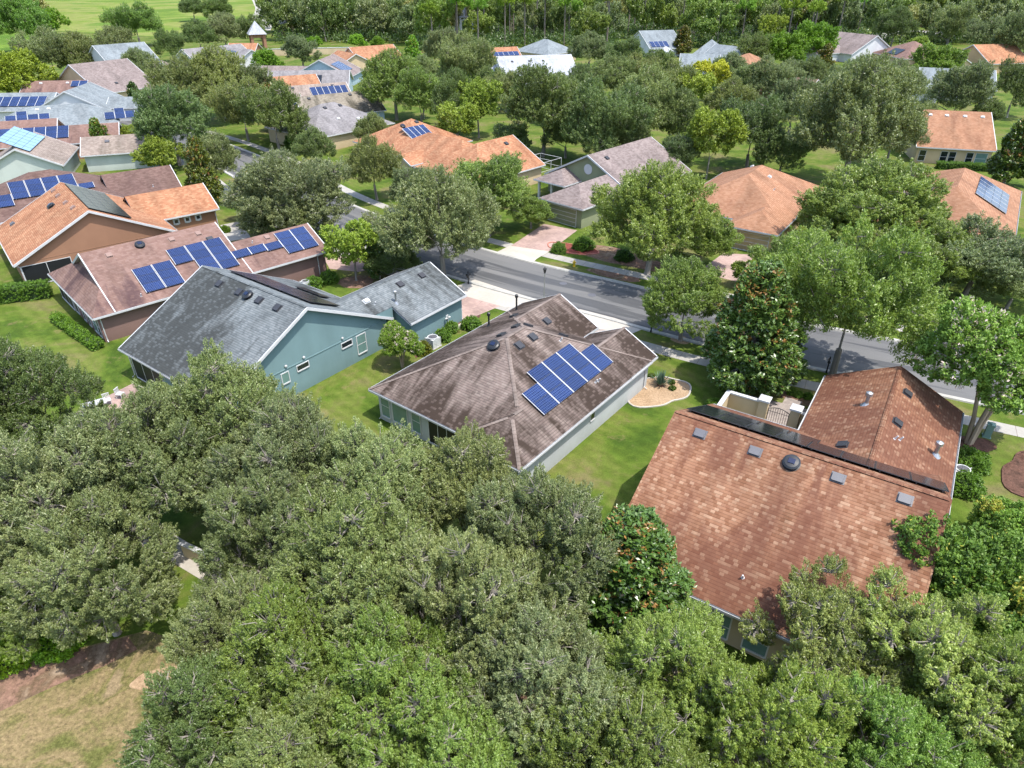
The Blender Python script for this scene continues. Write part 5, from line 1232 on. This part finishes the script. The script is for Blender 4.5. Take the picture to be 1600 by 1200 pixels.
def mailbox(p, yaw, label):
    r = thing('mailbox', label, 'mailbox', p, yaw, None)
    b = MB(); b.b2(-.05, .05, -.05, .05, 0, 1.2); b.b2(-.07, .07, -.07, .07, 0, .25); b.lathe([(.06, 0), (.075, .04), (0, .14)], 8, c=(0, 0, 1.45)); b.b2(-.05, .05, -.05, .05, 1.2, 1.45); b.build('post', M['darkmetal'], r)
    b = MB(); b.b2(-.3, .3, -.11, .11, 1.05, 1.2); n = 8
    ring = [(0.11 * cos(pi * k / n), 1.2 + .11 * sin(pi * k / n)) for k in range(n + 1)]
    for k in range(n): b.face([(-.3, ring[k][0], ring[k][1]), (.3, ring[k][0], ring[k][1]), (.3, ring[k + 1][0], ring[k + 1][1]), (-.3, ring[k + 1][0], ring[k + 1][1])])
    for x in (-.3, .3): b.face([(x, *q) for q in ring])
    b.b2(-.25, 0, -.03, .03, .8, 1.06); b.build('box', M['darkmetal'], r)
    b = MB(); b.b2(.05, .09, .115, .13, 1.1, 1.32); b.build('flag', plain('red_flag', (.4, .03, .02), .5), r); return r
mailbox(at(1017, 519), 60, 'black post mailbox in the verge left of the small street oak'); mailbox(at(1291, 582), 60, 'black post mailbox beside the sidewalk above the orange garage'); mailbox(at(732, 444), 60, 'black post mailbox at the pale driveway apron of the teal house'); mailbox(at(464, 350), 50, 'black post mailbox at the left bend of the road')
lp = thing('street_lamp', 'slim street lamp with black lantern behind the brown shingle roof', 'street lamp', at(850, 471))
b = MB(); b.tube([(0, 0, 0), (0, 0, .5)], [.13, .07], 10); b.tube([(0, 0, .5), (0, 0, 3.1)], [.06, .045], 10); b.build('pole', M['metal'], lp)
b = MB(); b.lathe([(.05, 0), (.1, .08), (.17, .45), (.2, .47), (.2, .5), (.1, .62), (.03, .66), (.02, .78), (0, .8)], 6, c=(0, 0, 3.1)); b.build('lantern', M['darkmetal'], lp)
hy = thing('fire_hydrant', 'yellow fire hydrant on the grass verge across the street', 'fire hydrant', at(897, 416))
b = MB(); b.lathe([(.17, 0), (.17, .05), (.12, .06), (.12, .5), (.16, .52), (.16, .56), (.12, .6), (.07, .7), (.03, .72), (.03, .78), (0, .78)], 14)
b.build('barrel', M['yellow'], hy)
for a in (0, 180, 90):
    b = MB(); b.lathe([(.065, .1), (.065, .2), (.05, .22), (0, .22)], 10, c=(0, 0, .42), M=Matrix.Rotation(radians(a), 3, 'Z') @ Matrix.Rotation(pi / 2, 3, 'Y')); b.build('nozzle', M['yellow'], hy)
ub = thing('utility_cabinet', 'pale green utility pedestal on the lawn right of the flowering crape myrtle', 'utility box', at(1541, 682), -30)
b = MB(); b.b2(-.22, .22, -.22, .22, 0, 1.05); b.build('body', M['green_plastic'], ub); b = MB(); b.b2(-.26, .26, -.26, .26, 1.05, 1.14); b.lathe([(.3, 1.14), (.18, 1.22), (0, 1.24)], 4); b.b2(-.28, .28, -.28, .28, 0, .07); b.build('lid', M['green_plastic'], ub)
for (x_, y_, lb) in ((880, 443, 'small round iron manhole cover in the road, farther from the camera'), (925, 461, 'round iron manhole cover in the middle of the road')):
    mh = thing('manhole_cover', lb, 'manhole cover', at(x_, y_)); b = MB(); b.lathe([(.42, .0), (.42, .02), (.36, .022), (.36, .016), (0, .018)], 24); b.build('lid', M['ventgrey'], mh)
# patio furniture behind the teal house
pf = thing('patio_table', 'white garden table on the pink patio behind the teal house', 'table', at(152, 642), 35)
b = MB(); b.b2(-.8, .8, -.45, .45, .70, .74); b.build('tabletop', M['white'], pf)
for sx in (-1, 1):
    for sy in (-1, 1): b = MB(); b.tube([(sx * .72, sy * .38, .7), (sx * .76, sy * .42, 0)], .025, 6); b.build('leg', M['white'], pf)
def chair(p, yaw, lb):
    c = thing('garden_chair', lb, 'chair', p, yaw, 'white garden chairs on the patio'); b = MB(); b.b2(-.25, .25, -.25, .25, .42, .46); b.build('seat', M['white'], c)
    b = MB()
    for k in range(5): b.b2(-.24 + k * .105, -.18 + k * .105, .23, .26, .46, .9)
    b.b2(-.26, .26, .22, .27, .86, .92); b.build('backrest', M['white'], c)
    for sx in (-1, 1):
        for sy in (-1, 1): b = MB(); b.b2(sx * .23 - .02, sx * .23 + .02, sy * .23 - .02, sy * .23 + .02, 0, .42); b.build('leg', M['white'], c)
chair(at(170, 632), 35, 'white garden chair right behind the patio table'); chair(at(136, 655), 215, 'white garden chair in front of the patio table'); chair(at(190, 622), 80, 'white garden chair alone at the grass edge of the patio')
# low wall beside the path, curved bed at the right edge, far pavilion and boundary wall
lw = thing('garden_wall', 'low cream wall with pale coping seen through the gap in the near oaks', 'wall', (0, 0, 0)); a_, b__ = at(290, 868), at(372, 906)
d_ = Vector(((b__ - a_).x, (b__ - a_).y, 0)); lw.location = a_; lw.rotation_euler = (0, 0, math.atan2(d_.y, d_.x)); b = MB(); b.b2(0, d_.length, -.1, .1, 0, 1.0); b.build('wall', WL['cream'], lw); b = MB(); b.b2(-.05, d_.length + .05, -.16, .16, 1.0, 1.08); b.build('coping', M['white'], lw)
blob('planting_bed', at(1640, 745)[:2], 3.2, 2.6, .3, M['mulch'], .01, edge=M['mulch'], seed=21)  # dark edging colour paints in the shadow along the curved rim
bw = thing('boundary_wall', 'long cream boundary wall far away behind the salmon orange roof', 'wall', at(396, 88)); e_ = at(560, 84) - at(396, 88); bw.rotation_euler = (0, 0, math.atan2(e_.y, e_.x)); b = MB(); b.b2(0, e_.length, -.15, .15, 0, 2.2); b.build('wall', WL['cream'], bw); b = MB(); b.b2(0, e_.length, -.22, .22, 2.2, 2.35); b.build('coping', M['white'], bw)
def tower(p, label, w_=4.5, h_=6.0, wall='brown'):
    t = thing('pavilion', label, 'pavilion', p, 25); b = MB()
    for sx in (-1, 1):
        for sy in (-1, 1): b.b2(sx * w_ / 2 - .5, sx * w_ / 2 + .5, sy * w_ / 2 - .5, sy * w_ / 2 + .5, 0, h_)
    b.b2(-w_ / 2, w_ / 2, -w_ / 2, w_ / 2, h_ - 1.2, h_ - .02); b.build('pillars', WL[wall], t); b = MB(); e = w_ / 2 + 1.1
    for k in range(4):
        a0, a1 = [((-e, -e), (e, -e)), ((e, -e), (e, e)), ((e, e), (-e, e)), ((-e, e), (-e, -e))][k]; b.face([(*a0, h_), (*a1, h_), (0, 0, h_ + 4.5)], 0, [(0, 0), (2 * e, 0), (e, 6)])
    b.face([(-e, -e, h_), (-e, e, h_), (e, e, h_), (e, -e, h_)]); b.build('roof', RF['palegrey'], t)
tower(at(406, 80), 'brick pavilion with pointed pale roof left of the grey oaks, far'); tower(at(451, 60), 'second pointed pale roof poking out of the far oaks', wall='cream'); tower(at(726, 62), 'pale grey hipped pavilion among the far pines, top centre', 6, 9, 'white')
